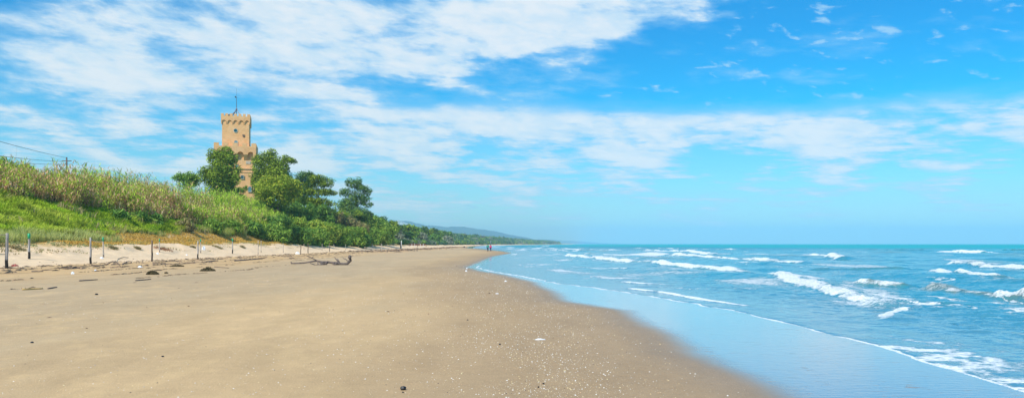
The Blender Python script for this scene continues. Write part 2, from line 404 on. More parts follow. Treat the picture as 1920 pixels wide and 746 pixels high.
bp = nd(nt, 'ShaderNodeBump'); bp.inputs['Distance'].default_value = .7
nt.links.new(mathn(nt, 'SUBTRACT', .75, mathn(nt, 'MULTIPLY', th, .45)), bp.inputs['Strength'])
nt.links.new(hh, bp.inputs['Height']); nt.links.new(bp.outputs[0], b.inputs['Normal'])
tag(link('water', me, m), kind='structure')

# ------------------------------------------------------------------ far hills
def hills(name, pts, Yd, depth, c, base=0.):
    """pts: skyline (px,py) at distance Yd; a ridge with two slopes"""
    px = np.array([p[0] for p in pts], float); py = np.array([p[1] for p in pts], float)
    t = np.linspace(px[0], px[-1], 260); h = CH + (HY - np.interp(t, px, py)) * Yd / F
    h = h * (1 + .05 * fbm(t / 14, t * 0, 4, 7)) + .7 * fbm(t / 3, t * 0, 2, 5)
    X0 = (t - CX) * Yd / F
    k = np.linspace(-1, 1, 31)
    V = np.zeros((31, len(t), 3))
    for i, kk in enumerate(k):
        V[i, :, 0] = X0; V[i, :, 1] = Yd + kk * depth
        V[i, :, 2] = np.maximum(h, .5) * (1 - abs(kk) ** 1.5) * (1 + .12 * (1 - abs(kk)) * abs(kk) * 4 * fbm(X0 / (depth * .3), X0 * 0 + kk * 3, 4, 31)) - 2 * abs(kk) + base
    n = len(t); idx = np.arange(31 * n).reshape(31, n)
    q = np.stack([idx[:-1, :-1], idx[:-1, 1:], idx[1:, 1:], idx[1:, :-1]], -1).reshape(-1, 4)
    me = np_mesh(name, V.reshape(-1, 3), q, None, True)
    return tag(link(name, me, c), kind='structure')
M['hill'] = simple('hazed_hill_woods', (.015, .07, .10), .9, .5, .012, c2=(.03, .09, .10))  # woods colour with the blue of distance haze painted in
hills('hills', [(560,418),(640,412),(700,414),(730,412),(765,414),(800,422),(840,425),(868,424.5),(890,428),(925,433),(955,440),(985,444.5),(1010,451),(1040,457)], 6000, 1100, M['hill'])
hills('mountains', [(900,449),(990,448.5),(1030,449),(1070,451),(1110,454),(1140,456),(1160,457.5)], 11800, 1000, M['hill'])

# ------------------------------------------------------------------ foliage builders
def leaf_quads(P, N, size, asp=2.8, droop=None):
    """quads at P with normals near N"""
    n = len(P)
    N = N / np.maximum(np.linalg.norm(N, axis=1, keepdims=True), 1e-6)
    r = RNG.normal(size=(n, 3)); U = np.cross(N, r); U /= np.maximum(np.linalg.norm(U, axis=1, keepdims=True), 1e-6)
    W = np.cross(N, U)
    s = np.asarray(size).reshape(-1, 1) * np.ones((n, 1))
    a = U * s * asp; bb = W * s
    V = np.stack([P - a, P - bb * .6, P + a, P + bb * .6], 1).reshape(-1, 3)
    Fq = np.arange(4 * n).reshape(n, 4)
    return V, Fq
def crown_mesh(name, clumps, ndens, leaf, cols, seed=0, up_bias=.5):
    """clumps: (x,y,z,rx,ry,rz). leaves lie through the outer half of each clump"""
    rg = np.random.default_rng(seed); Vs = []; Cs = []
    for (cx, cy, cz, rx, ry, rz) in clumps:
        n = int(ndens * (rx * ry * rz) ** (2 / 3) / (leaf ** 2) * .9)
        dirs = rg.normal(size=(n, 3)); dirs /= np.linalg.norm(dirs, axis=1, keepdims=True)
        rad = .55 + .5 * rg.random(n) ** .6
        lump = 1 + .30 * fbm(dirs[:, 0] * 2.3 + cx + dirs[:, 2] * 1.7, dirs[:, 1] * 2.3 + cz - dirs[:, 2] * 1.3, 2, 33)
        P = dirs * (rad * lump)[:, None] * np.array([rx, ry, rz]) + np.array([cx, cy, cz])
        Nn = dirs * np.array([1/rx, 1/ry, 1/rz]) * min(rx, ry, rz) + rg.normal(size=(n, 3)) * .55 + np.array([0, 0, up_bias])
        V, _ = leaf_quads(P, Nn, leaf * (.6 + .8 * rg.random(n)))
        Vs.append(V)
        cc = cols[0] + (cols[1] - cols[0]) * rg.random((n, 1)) ** 1.2
        cc = cc * (1 + .30 * (rg.random() - .5)) * (1 + .25 * (rg.random((n, 1)) - .5))
        new = (rad > .88) & (rg.random(n) < .35)
        cc[new] = cols[2]
        Cs.append(np.repeat(cc, 4, axis=0))
    V = np.concatenate(Vs); C = np.concatenate(Cs)
    return np_mesh(name, V, np.arange(len(V)).reshape(-1, 4), C)
PALK = 1.5
PAL = {
 'pine': (np.array([.07, .115, .008]), np.array([.17, .23, .014]), np.array([.27, .36, .03])),
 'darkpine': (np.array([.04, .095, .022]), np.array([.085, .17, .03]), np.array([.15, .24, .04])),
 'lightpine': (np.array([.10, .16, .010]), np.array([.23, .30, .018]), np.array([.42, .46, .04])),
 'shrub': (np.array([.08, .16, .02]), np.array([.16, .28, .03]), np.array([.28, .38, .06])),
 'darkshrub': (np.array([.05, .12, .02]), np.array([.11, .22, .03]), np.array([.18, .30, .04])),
 'farhazed': (np.array([.035, .09, .05]), np.array([.06, .14, .07]), np.array([.10, .19, .08])),  # far trees' green, cooled to paint in some of the haze
 'grey': (np.array([.13, .15, .10]), np.array([.2, .23, .14]), np.array([.26, .27, .18])),
 'feather': (np.array([.13, .21, .022]), np.array([.24, .34, .035]), np.array([.38, .46, .06])),
 'brown': (np.array([.17, .15, .06]), np.array([.27, .22, .09]), np.array([.22, .26, .07])),
}
PAL = {k: tuple(np.clip(c * PALK, 0, .6) for c in v) for k, v in PAL.items()}
def make_tree(name, base, H, W, clumps, pal, label, cat='tree', group=None, leaf=.145, dens=1.7, seed=1, trunk_r=.3, trunk=True, lean=0):
    """clumps in tree units: x,y across (-.5..+.5 of W), z 0..1 of H, radius fractions of W"""
    t = empty(name, base)
    cl = []
    rg = random.Random(seed)
    for (cx, cy, cz, r, fl) in clumps:
        R = r * W * (1.28 if name not in ('pine_tree', 'umbrella_pine') else 1.24); fl = min(1., fl * 1.25)
        n = max(3, int(6 * r / .2))
        for k in range(n):
            a = rg.uniform(0, 6.28); e = rg.uniform(-.5, 1); rr = R * .62
            cl.append((cx*W + rr*math.cos(a)*math.cos(e), cy*W + rr*math.sin(a)*math.cos(e), cz*H + rr*fl*math.sin(e), R*rg.uniform(.42, .62), R*rg.uniform(.42, .62), R*fl*rg.uniform(.42, .6)))
        cl.append((cx*W, cy*W, cz*H, R*.75, R*.75, R*fl*.75))
    me = crown_mesh('crown', cl, dens, leaf, PAL[pal], seed)
    link('crown', me, M['leaf'], t)
    if trunk:
        mb = MB(); top = max(c[2] for c in clumps) * H * .92
        pts = [(lean*W*(i/6)**1.3 + .02*W*math.sin(i*1.7+seed), .02*W*math.cos(i*2.1), top*i/6 - .4*(i == 0)) for i in range(7)]
        mb.tube(pts, [trunk_r*(1.15 - .16*i) for i in range(7)], 8, .1)
        for (cx, cy, cz, r, fl) in clumps:
            z0 = max(.12*H, cz*H - .22*H); k = min(1, z0/top)
            p0 = Vector((lean*W*k**1.3, 0, z0)); p1 = Vector((cx*W, cy*W, cz*H)); mm = p0.lerp(p1, .5) + Vector((0, 0, -.03*H))
            mb.tube([p0, mm, p1], [trunk_r*.42, trunk_r*.3, trunk_r*.12], 6, .1)
        mb.build('trunk', M['bark'], t, True)
    tag(t, label, cat, group)
    return t
def at_w(px, Yd): return (px - CX) * Yd / F
def place(px, Yd):
    X = at_w(px, Yd); return Vector((X, Yd, float(ground_z(X, Yd))))
def tree_px(name, px, pytop, wpx, Yd, clumps, pal, label, **kw):
    b = place(px, Yd); H = max(up(b, px, pytop) / 1.03, 1.2); W = wpx * Yd / F
    return make_tree(name, b, H, W, clumps, pal, label, **kw)

G_T = 'pines around the tower'
tree_px('pine_tree', 414, 271, 76, 194, [(.05,0,.90,.17,.8),(-.16,.05,.80,.20,.8),(.12,-.05,.74,.24,.75),(.28,0,.60,.19,.7),(-.30,0,.60,.19,.7),(0,-.1,.57,.28,.7),(.30,-.1,.47,.20,.65),(-.33,-.05,.48,.18,.7),(0,0,.42,.30,.7),(-.05,.1,.30,.3,.7)], 'pine',
        'large dark green bushy pine covering the left edge of the tower', group=G_T, seed=3)
tree_px('pine_tree', 350, 322, 54, 196, [(0,0,.9,.26,.45),(-.28,0,.84,.2,.5),(.28,0,.86,.2,.5),(0,.1,.70,.3,.6)], 'shrub',
        'low round green treetop over the reeds left of the big pine', group=G_T, seed=5)
tree_px('pine_tree', 514, 283, 84, 206, [(-.08,0,.92,.19,.7),(-.22,0,.83,.20,.75),(.05,-.05,.81,.20,.7),(.36,.02,.87,.13,.5),(.25,.05,.91,.12,.5),(.44,.02,.85,.08,.5),(-.26,0,.66,.22,.7),(.08,-.1,.64,.26,.6),(-.38,0,.52,.14,.8),(0,0,.5,.3,.7),(-.2,0,.4,.3,.7)], 'pine',
        'tall pine right of the tower with a separate flat branch of foliage reaching right', group=G_T, seed=8)
tree_px('umbrella_pine', 521, 327, 84, 186, [(0,0,.84,.30,.52),(-.27,0,.78,.22,.6),(.27,0,.79,.22,.6),(-.1,-.15,.72,.26,.6),(.14,-.15,.70,.26,.6),(-.3,0,.58,.18,.6),(.30,0,.58,.2,.6),(0,0,.5,.3,.6)], 'lightpine',
        'low rounded yellow green domed pine in front of the tall pine beside the tower', group=G_T, seed=12, leaf=.13)
tree_px('pine_tree', 571, 319, 44, 232, [(0,0,.9,.32,.5),(-.25,0,.80,.24,.6),(.2,0,.76,.26,.5),(0,0,.58,.32,.6),(0,0,.42,.34,.6)], 'darkpine',
        'small dark pine top peeping out between the domed pine and the layered pine', group=G_T, seed=15)
tree_px('pine_tree', 597, 325, 66, 211, [(-.02,0,.92,.24,.45),(.24,0,.86,.22,.5),(-.24,0,.84,.18,.5),(.32,0,.70,.17,.45),(-.02,-.1,.70,.28,.4),(-.25,-.1,.56,.22,.4),(.18,-.1,.52,.28,.35),(0,-.12,.38,.32,.4),(.3,0,.33,.2,.5),(-.2,0,.26,.28,.5)], 'pine',
        'layered yellowish green pine with flat tiers, third big pine to the right of the tower', group=G_T, seed=19)
tree_px('pine_tree', 546, 340, 40, 200, [(0,0,.86,.3,.6),(.2,0,.75,.28,.6),(-.2,0,.7,.3,.6),(0,0,.5,.35,.7)], 'lightpine',
        'small yellow green pine with a bare gap under it between the domed and layered pines', group=G_T, seed=22)
tree_px('pine_tree', 667, 333, 66, 232, [(-.04,0,.93,.20,.7),(.17,0,.86,.17,.6),(-.28,0,.80,.17,.7),(.36,0,.80,.11,.9),(.10,0,.72,.22,.6),(.33,0,.62,.16,.5),(-.18,-.1,.60,.26,.7),(.38,0,.47,.14,.4),(.05,-.1,.44,.32,.6),(-.2,-.1,.40,.26,.7),(.1,0,.27,.3,.6)], 'darkpine',
        'isolated dark pine with ragged right side, the last big pine before the woods', group=G_T, seed=27)
# shrubs on the bank
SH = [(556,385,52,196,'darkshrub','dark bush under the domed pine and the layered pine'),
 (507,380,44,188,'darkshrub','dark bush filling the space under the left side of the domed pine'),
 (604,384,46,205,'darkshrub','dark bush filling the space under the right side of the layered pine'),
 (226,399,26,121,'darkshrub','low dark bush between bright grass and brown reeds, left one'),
 (262,401,30,124,'darkshrub','low dark bush between bright grass and brown reeds, middle one'),
 (292,408,28,127,'darkshrub','low dark bush between bright grass and brown reeds, right one'),
 (395,421,34,138,'shrub','small bright bush where the bright meadow meets the bank foot'),
 (348,418,26,133,'brown','dull olive bush at the right end of the bright meadow'),
(452,345,22,205,'shrub','thin leafy bush at the foot of the tower'),
 (640,398,60,222,'feather','yellow green bush at the left foot of the isolated dark pine'),
 (612,400,46,214,'brown','olive and brown bush right under the layered pine'),
 (690,404,46,262,'shrub','dark bush right of the isolated pine'),
 (655,408,44,215,'brown','brownish green bush low on the bank left of the dark pine foot'),
 (600,416,50,185,'feather','tall pale green bush on the bank below the layered pine'),
 (560,410,46,168,'feather','feathery green bush on the bank below the domed pine'),
 (520,406,44,160,'darkshrub','dark hollow bush halfway down the bank under the domed pine'),
 (470,425,46,148,'darkshrub','low dark bush at the foot of the bank below the tower'),
 (430,430,38,140,'shrub','low bright bush at the foot of the bank left of the tower foot'),
 (515,428,50,153,'shrub','broad low bush at the foot of the bank below the domed pine'),
 (556,430,46,163,'darkshrub','deep green rounded bush at the bank foot below the gap in the pines'),
 (594,432,44,174,'shrub','dark bush by the orange ground cover below the layered pine'),
 (630,428,44,190,'shrub','leafy bush at the bank foot where the orange ground cover ends'),
 (660,428,40,205,'shrub','bright bush coming down to the sand behind the netted posts'),
 (685,424,40,225,'shrub','tall bright bush right behind the netted posts'),
 (708,412,50,262,'shrub','broad bush right of the netted posts'),
 (640,440,34,196,'darkshrub','small dark bush low behind the orange dune edge'),
 (672,443,30,208,'darkshrub','small dark bush touching the sand left of the netted posts')]
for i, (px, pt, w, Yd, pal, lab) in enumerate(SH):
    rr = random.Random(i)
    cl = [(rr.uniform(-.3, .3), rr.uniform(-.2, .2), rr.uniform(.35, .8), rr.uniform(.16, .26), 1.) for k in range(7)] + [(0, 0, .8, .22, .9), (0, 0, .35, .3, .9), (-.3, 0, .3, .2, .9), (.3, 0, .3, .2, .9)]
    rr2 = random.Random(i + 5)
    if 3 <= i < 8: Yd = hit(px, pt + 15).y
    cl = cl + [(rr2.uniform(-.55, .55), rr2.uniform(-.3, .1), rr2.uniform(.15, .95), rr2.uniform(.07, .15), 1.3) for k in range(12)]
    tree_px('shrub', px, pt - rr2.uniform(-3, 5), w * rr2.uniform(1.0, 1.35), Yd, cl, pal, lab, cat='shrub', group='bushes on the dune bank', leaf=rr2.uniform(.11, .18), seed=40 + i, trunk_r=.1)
# trees at the left edge of the frame
tree_px('broadleaf_tree', 2, 303, 60, 118, [(0,0,.88,.26,.7),(-.25,0,.8,.24,.7),(.25,0,.76,.22,.7),(0,0,.6,.32,.7),(.2,0,.5,.25,.7)], 'shrub',
        'bright green treetop at the far left end of the reeds above the grey roof', seed=61)
tree_px('broadleaf_tree', 38, 309, 60, 135, [(0,0,.92,.2,.6),(-.25,0,.88,.2,.6),(.25,0,.9,.16,.7),(0,0,.7,.32,.7)], 'darkshrub',
        'dark ragged treetop behind the reeds under the overhead cables', seed=62)
# wood edge running away along the beach
WD = [(716,404,34,300,'darkpine'),(735,411,30,330,'pine'),(700,424,40,285,'shrub'),(722,424,36,310,'darkshrub'),(752,420,30,365,'darkpine'),(742,434,34,330,'grey'),(764,419,26,400,'pine'),(775,421,26,420,'shrub'),
      (782,424,24,440,'shrub'),(760,436,34,370,'darkshrub'),(794,422,20,470,'darkpine'),(790,438,30,430,'grey'),(806,427,22,510,'pine'),(815,426,20,540,'darkpine'),(823,430,18,560,'shrub'),(812,441,26,500,'darkshrub'),
      (832,431,18,610,'darkpine'),(842,433,18,650,'darkshrub'),(838,443,22,580,'grey')]
NTH = ['nearest','second','third','fourth','fifth','sixth','seventh','eighth','ninth','tenth','eleventh','twelfth','thirteenth','fourteenth','fifteenth','sixteenth','seventeenth','eighteenth','nineteenth','twentieth']
LK = {'darkpine': 'dark round topped pine', 'pine': 'mid green pine', 'shrub': 'bright green bushy tree', 'darkshrub': 'deep green bushy tree', 'grey': 'greyish green low tree'}
cnt = {}
for i, (px, pt, w, Yd, pal) in enumerate(WD):
    rr = random.Random(i + 90); k = cnt.get(pal, 0); cnt[pal] = k + 1
    cl = [(rr.uniform(-.32, .32), rr.uniform(-.2, .2), rr.uniform(.35, .78), rr.uniform(.16, .26), .7) for _ in range(6)] + [(0, 0, .85, .24, .6), (0, 0, .35, .32, .7)]
    tree_px('woodland_tree', px, pt, w, Yd, cl, pal, '%s at the far wood edge, %s of its kind going away' % (LK[pal], NTH[k]), group='trees of the wood edge', leaf=.42, seed=200 + i, dens=2.0, trunk_r=.3)
# the far wood: one mass
Vs = []; Cs = []
rg = np.random.default_rng(77)
def wood_pts(n, y0, y1, depth):
    yy = y0 * (y1 / y0) ** rg.random(n); xx = coast(yy) - 47 - depth * rg.random(n) ** 1.5
    return xx, yy
xx, yy = wood_pts(1400, 280, 2700, 60)
for X0, Y0 in zip(xx, yy):
    front = np.clip((coast(Y0) - 47 - X0) / 22, .25, 1)
    h = (rg.uniform(7.0, 11.5) if Y0 > 600 else rg.uniform(5, 9)) * front * float(np.interp(Y0, [1200, 2200, 4500], [1, .55, .35])); r = rg.uniform(2.5, 4.6) * (1 + Y0 / 3500)
    g = float(ground_z(X0, Y0)); lf = np.clip(Y0 * .0011, .4, 3.2)
    n = int(np.clip(60 * (r / lf) ** 2 * .35, 26, 260))
    d = rg.normal(size=(n, 3)); d /= np.linalg.norm(d, axis=1, keepdims=True)
    P = d * np.array([r, r, h * .5]) * (.75 + .35 * rg.random((n, 1))) + np.array([X0, Y0, g + h * .52])
    V, _ = leaf_quads(P, d + rg.normal(size=(n, 3)) * .45 + np.array([0, 0, .4]), lf * (.6 + .7 * rg.random(n)))
    Vs.append(V); pal = PAL[rg.choice(['farhazed', 'darkshrub', 'farhazed', 'shrub', 'grey', 'darkpine', 'farhazed'])]
    Cs.append(np.repeat(pal[0] + (pal[2] - pal[0]) * rg.random((n, 1)) ** 1.6, 4, axis=0))
V = np.concatenate(Vs); C = np.concatenate(Cs)
tag(link('woodland', np_mesh('woodland', V, np.arange(len(V)).reshape(-1, 4), C), M['leaf']), 'hazy green wood running away behind the beach towards the horizon', 'wood', kind='stuff')

# ------------------------------------------------------------------ reeds and grasses
def reed_front(y): return np.interp(y, [40, 80, 94, 115, 134, 150, 200, 300], [-62, -61, -59.5, -53.4, -50.2, -48.8, -48.5, -48.5])
def blades(bx, by, bz, h, w, c0, c1, lean, seg=3, dirn=None, droop=.0, start=0.):
    """curved ribbons; c0 base colour, c1 tip colour (n,3)"""
    n = len(bx); rg2 = RNG
    a = rg2.random(n) * 2 * np.pi if dirn is None else dirn
    dx = np.cos(a); dy = np.sin(a); wa = rg2.random(n) * np.pi; wx = np.cos(wa); wy = np.sin(wa) * .6
    V = np.zeros((n, seg + 1, 2, 3)); C = np.zeros((n, seg + 1, 2, 3))
    for i in range(seg + 1):
        t = i / seg
        off = lean * h * t ** 1.8
        cx = bx + dx * off; cy = by + dy * off; cz = bz + h * (t - droop * t ** 3)
        ww = w * (1 - .85 * t) * .5
        for k, s_ in ((0, -1), (1, 1)):
            V[:, i, k, 0] = cx + s_ * wx * ww; V[:, i, k, 1] = cy + s_ * wy * ww; V[:, i, k, 2] = cz
            C[:, i, k, :] = c0 + (c1 - c0) * t
    base = (np.arange(n) * (seg + 1) * 2)[:, None]
    fs = np.concatenate([base + np.array([2*i, 2*i+1, 2*i+3, 2*i+2]) for i in range(seg)], 1).reshape(-1, 4)
    return V.reshape(-1, 3), fs, C.reshape(-1, 3)
def join(parts):
    V = []; Fq = []; C = []; n = 0
    for v, f, c in parts: V.append(v); Fq.append(f + n); C.append(c); n += len(v)
    return np.concatenate(V), np.concatenate(Fq), np.concatenate(C)
# giant reeds
NC = 2700
cy_ = 66 * (262 / 66) ** RNG.random(NC); fr_ = reed_front(cy_) + 2.2 * fbm(cy_ / 4, cy_ * 0, 3, 301)
dep_ = np.where(RNG.random(NC) < .62, RNG.random(NC) ** 1.2 * 6, RNG.random(NC) * 16)
cx_ = fr_ - dep_
ch_ = (2.5 + 2.6 * fbm(cx_ / 3, cy_ / 3.5, 3, 303) + 1.1 * (RNG.random(NC) - .4)) * np.interp(cy_, [60, 105, 120, 150, 200, 240, 262], [.78, 1.35, 1.3, 1.0, .95, .85, .6]) * np.clip(.62 + dep_ / 3, .62, 1)
ctone = .62 + .75 * RNG.random(NC); cbr = RNG.normal(size=NC) * .28
N = 34000; ci = RNG.integers(0, NC, N)
ca = RNG.random(N) * 2 * np.pi; cr_ = RNG.random(N) ** .6 * (.55 + cy_[ci] / 260)
bx = cx_[ci] + np.cos(ca) * cr_; by = cy_[ci] + np.sin(ca) * cr_
bz = ground_z(bx, by); depth = reed_front(by) - bx
hh = np.clip(ch_[ci], .8, 6) * (.78 + .34 * RNG.random(N)) * (1 - .25 * cr_)
brown = np.clip(.80 + 1.0 * fbm(bx / 5, by / 6, 3, 309), 0, 1) * np.interp(by, [60, 80, 92, 140, 160, 185, 200], [.35, .6, 1., .95, .35, .08, .02]) 
brown = np.clip(brown + cbr[ci], 0, 1)[:, None]
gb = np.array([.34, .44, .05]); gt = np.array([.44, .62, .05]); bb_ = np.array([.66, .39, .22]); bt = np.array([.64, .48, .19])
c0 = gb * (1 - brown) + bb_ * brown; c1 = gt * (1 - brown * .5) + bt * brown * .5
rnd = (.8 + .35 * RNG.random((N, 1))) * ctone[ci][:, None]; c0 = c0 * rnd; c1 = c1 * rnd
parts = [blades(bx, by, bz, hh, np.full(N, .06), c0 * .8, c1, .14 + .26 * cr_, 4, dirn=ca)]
for j in range(8):
    t = .18 + .10 * j + .05 * RNG.random(N); isb = ((RNG.random((N, 1)) < brown * np.clip(1.7 - t[:, None] * 1.35, .3, 1)) | (t[:, None] < .1)) 
    lc = np.where(isb, bb_ * (.75 + .5 * RNG.random((N, 1))), gt * (.6 + .6 * RNG.random((N, 1)))) * ctone[ci][:, None]
    L = hh * .20 * (.7 + .6 * RNG.random(N))
    off_ = (.14 + .26 * cr_) * hh * t ** 1.8
    parts.append(blades(bx + np.cos(ca) * off_ + RNG.normal(size=N) * .08, by + np.sin(ca) * off_ + RNG.normal(size=N) * .08, bz + hh * t, L, .09 + .05 * RNG.random(N), lc, lc * 1.08, .8 + .7 * RNG.random(N), 2, droop=.35 + .3 * RNG.random(N)))
# beige plumes nodding over the dry part
k = (RNG.random(N) < .10) & (brown[:, 0] > .5); n3 = k.sum(); off_ = (.14 + .26 * cr_[k]) * hh[k]
pc = A_pl = np.array([.66, .52, .34]) * (.7 + .5 * RNG.random((n3, 1)))
parts.append(blades(bx[k] + np.cos(ca[k]) * off_, by[k] + np.sin(ca[k]) * off_, bz[k] + hh[k] * .9, .5 + .3 * RNG.random(n3), np.full(n3, .13), pc, pc, .5 * RNG.random(n3), 2, droop=.2))
# bare taller stems
k = RNG.random(N) < .035; n2 = k.sum()
parts.append(blades(bx[k], by[k], bz[k], hh[k] * (1.12 + .16 * RNG.random(n2)), np.full(n2, .06), np.full((n2, 3), .2) * [.9, .8, .4], np.full((n2, 3), .16) * [.8, .7, .5], .12 * RNG.random(n2), 4))
V, Fq, C = join(parts)
tag(link('reed_bed', np_mesh('reed_bed', V, Fq, C), M['leaf']), 'tall green and straw brown reeds along the top of the dune bank', 'reeds', kind='stuff')

# meadow grass on the bank
N = 62000
by = 60 * (262 / 60) ** RNG.random(N); x_hi = np.interp(by, [60, 88, 100, 150, 240, 262], [-46.4, -46.4, -48.6, -48.8, -47.5, -46.5]) + 1.2 * fbm(by / 5, by * 0, 3, 321); x_lo = np.maximum(reed_front(by) - 2.5, -66)
x_lo = np.where(by > 150, -60, x_lo)
bx = x_lo + (x_hi - x_lo) * RNG.random(N); bz = ground_z(bx, by)
tone = fbm(bx / 4, by / 9, 4, 323)[:, None]
g1 = np.array([.36, .52, .018]); g2 = np.array([.18, .32, .02]); g3 = np.array([.56, .58, .08])
cc = np.where(tone > 0, g1 + (g3 - g1) * np.clip(tone * 1.4, 0, 1), g1 + (g2 - g1) * np.clip(-tone * 1.8, 0, 1)) * (.7 + .5 * RNG.random((N, 1)))
cc = cc * (1 + .55 * fbm(bx / 1.1, by / 1.9, 3, 329))[:, None]
lo = sst(-49.5, -47, bx)[:, None]; cc = cc * (1 - .6 * lo) + np.array([.26, .30, .07]) * .6 * lo
hgt = (.24 + .26 * RNG.random(N) + .55 * np.clip(fbm(bx / 1.3, by / 2.2, 3, 327), -.3, 1) + .25 * np.clip(tone[:, 0], -.5, 1)) * np.interp(by, [60, 130, 180], [1, 1.3, 1.8])
parts = []
for j in range(4):
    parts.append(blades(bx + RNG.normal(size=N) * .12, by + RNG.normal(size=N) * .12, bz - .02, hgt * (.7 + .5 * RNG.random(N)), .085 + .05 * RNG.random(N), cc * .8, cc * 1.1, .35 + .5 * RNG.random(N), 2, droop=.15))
V, Fq, C = join(parts)
tag(link('meadow_grass', np_mesh('meadow_grass', V, Fq, C), M['leaf']), 'bright green grass covering the slope below the reeds', 'grass', kind='stuff')

n = 2600; y_ = 62 * (200 / 62) ** RNG.random(n); x_ = reed_front(y_) + 3 - RNG.random(n) * 1.5 + RNG.random(n) ** 2 * 7
ok = (fbm(x_ / 2.4, y_ / 4, 3, 601) > .12) & (x_ < -48.5); x_, y_ = x_[ok], y_[ok]; n = len(x_); z_ = ground_z(x_, y_)
c_ = np.where(RNG.random((n, 1)) < .55, np.array([.10, .20, .03]), np.array([.46, .36, .17])) * (.7 + .6 * RNG.random((n, 1)))
V, Fq, C = join([blades(x_ + RNG.normal(size=n) * .2, y_ + RNG.normal(size=n) * .2, z_, .5 + .7 * RNG.random(n), .10 + .08 * RNG.random(n), c_ * .8, c_, .8 * RNG.random(n), 3, droop=.2) for _ in range(4)])
tag(link('bank_weeds', np_mesh('bank_weeds', V, Fq, C), M['leaf']), 'dark green weeds and straw stems mixed into the grass below the reeds', 'weeds', kind='stuff')
# pale tall grass fringe along the top of the sand (left and under the bushes)
def fringe(n, y0, y1, xa, xb, ha, hb, ca, cb, gate, seed, w=.07, lean=.35):
    y_ = y0 * (y1 / y0) ** RNG.random(n); x_ = xa + (xb - xa) * RNG.random(n) + 1.2 * fbm(y_ / 6, y_ * 0, 3, seed)
    ok = fbm(x_ / 1.4, y_ / 3.2, 3, seed + 1) > gate
    x_, y_ = x_[ok], y_[ok]; z_ = ground_z(x_, y_); n = len(x_)
    t = RNG.random((n, 1)); c_ = (ca * (1 - t) + cb * t) * (.8 + .4 * RNG.random((n, 1)))
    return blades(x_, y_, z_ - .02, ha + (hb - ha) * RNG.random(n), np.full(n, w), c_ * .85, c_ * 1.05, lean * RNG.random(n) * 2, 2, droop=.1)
A = np.array
P_ = [fringe(9000, 62, 92, -47.8, -45.3, .6, 1.15, A([.42,.48,.11]), A([.55,.55,.22]), -.25, 340),
      fringe(9000, 128, 182, -49.6, -47.6, .7, 1.35, A([.34,.42,.08]), A([.5,.5,.16]), -.2, 344),
      fringe(3500, 92, 128, -49.6, -48.2, .35, .7, A([.40,.40,.12]), A([.5,.42,.16]), -.1, 348)]
V, Fq, C = join(P_)
tag(link('dune_grass', np_mesh('dune_grass', V, Fq, C), M['leaf']), 'pale yellow green tall grass fringing the top of the sand', 'grass', kind='stuff')
P_ = [fringe(52000, 78, 240, -49.4, -43.2, .10, .24, A([.62,.36,.05]), A([.66,.46,.12]), -.6, 360, .13, .8),
      fringe(7000, 60, 240, -45.8, -42.4, .10, .28, A([.24,.28,.10]), A([.34,.36,.16]), .12, 364, .13, .8),
      fringe(6000, 60, 230, -43.9, -39.5, .06, .22, A([.34,.34,.14]), A([.36,.24,.12]), .22, 368, .11, 1.)]
V, Fq, C = join(P_)
tag(link('ground_cover', np_mesh('ground_cover', V, Fq, C), M['leaf']), 'low orange and sage ground cover creeping over the dune edge', 'ground cover', kind='stuff')

# tufts on the dune face, each one a thing
for i, (px, py, w, lab) in enumerate([(1, 462, 2.4, 'dark straw coloured tuft on the sand at the left edge of the photo'),(33, 466, 1.6, 'drooping dry tuft on the sand between the two left posts'),
        (213, 466, 1.2, 'small dry tuft on the dune just right of the second post with a green top'),(258, 466, .9, 'little flat dry tuft halfway between second and third dark posts'),(306, 468, 2.6, 'reddish brown tuft spilling down the dune beside a green topped post'),
        (408, 464, 1.8, 'olive brown tuft on the dune right of the white bag'),(455, 464, 1.0, 'small golden tuft right of the tallest green topped post'),(362, 464, .8, 'small brown tuft just left of the post with the white bag')]):
    p = hit(px, py); n = 320
    a = RNG.random(n) * 6.28; r = RNG.random(n) ** 1.0 * w * .42
    x_ = p.x + np.cos(a) * r; y_ = p.y + np.sin(a) * r; z_ = ground_z(x_, y_)
    red = i == 4
    c_ = (A([.30, .15, .08]) if red else A([.27, .22, .10])) * (.6 + .8 * RNG.random((n, 1)))
    V, Fq, C = blades(x_ - p.x, y_ - p.y, z_ - p.z - .03, .12 + .32 * RNG.random(n), np.full(n, .07), c_, c_ * 1.2, .9 * RNG.random(n), 2, droop=.3)
    tag(link('grass_tuft', np_mesh('grass_tuft', V, Fq, C), M['leaf'], loc=p), lab, 'grass tuft', 'tufts on the dune face')

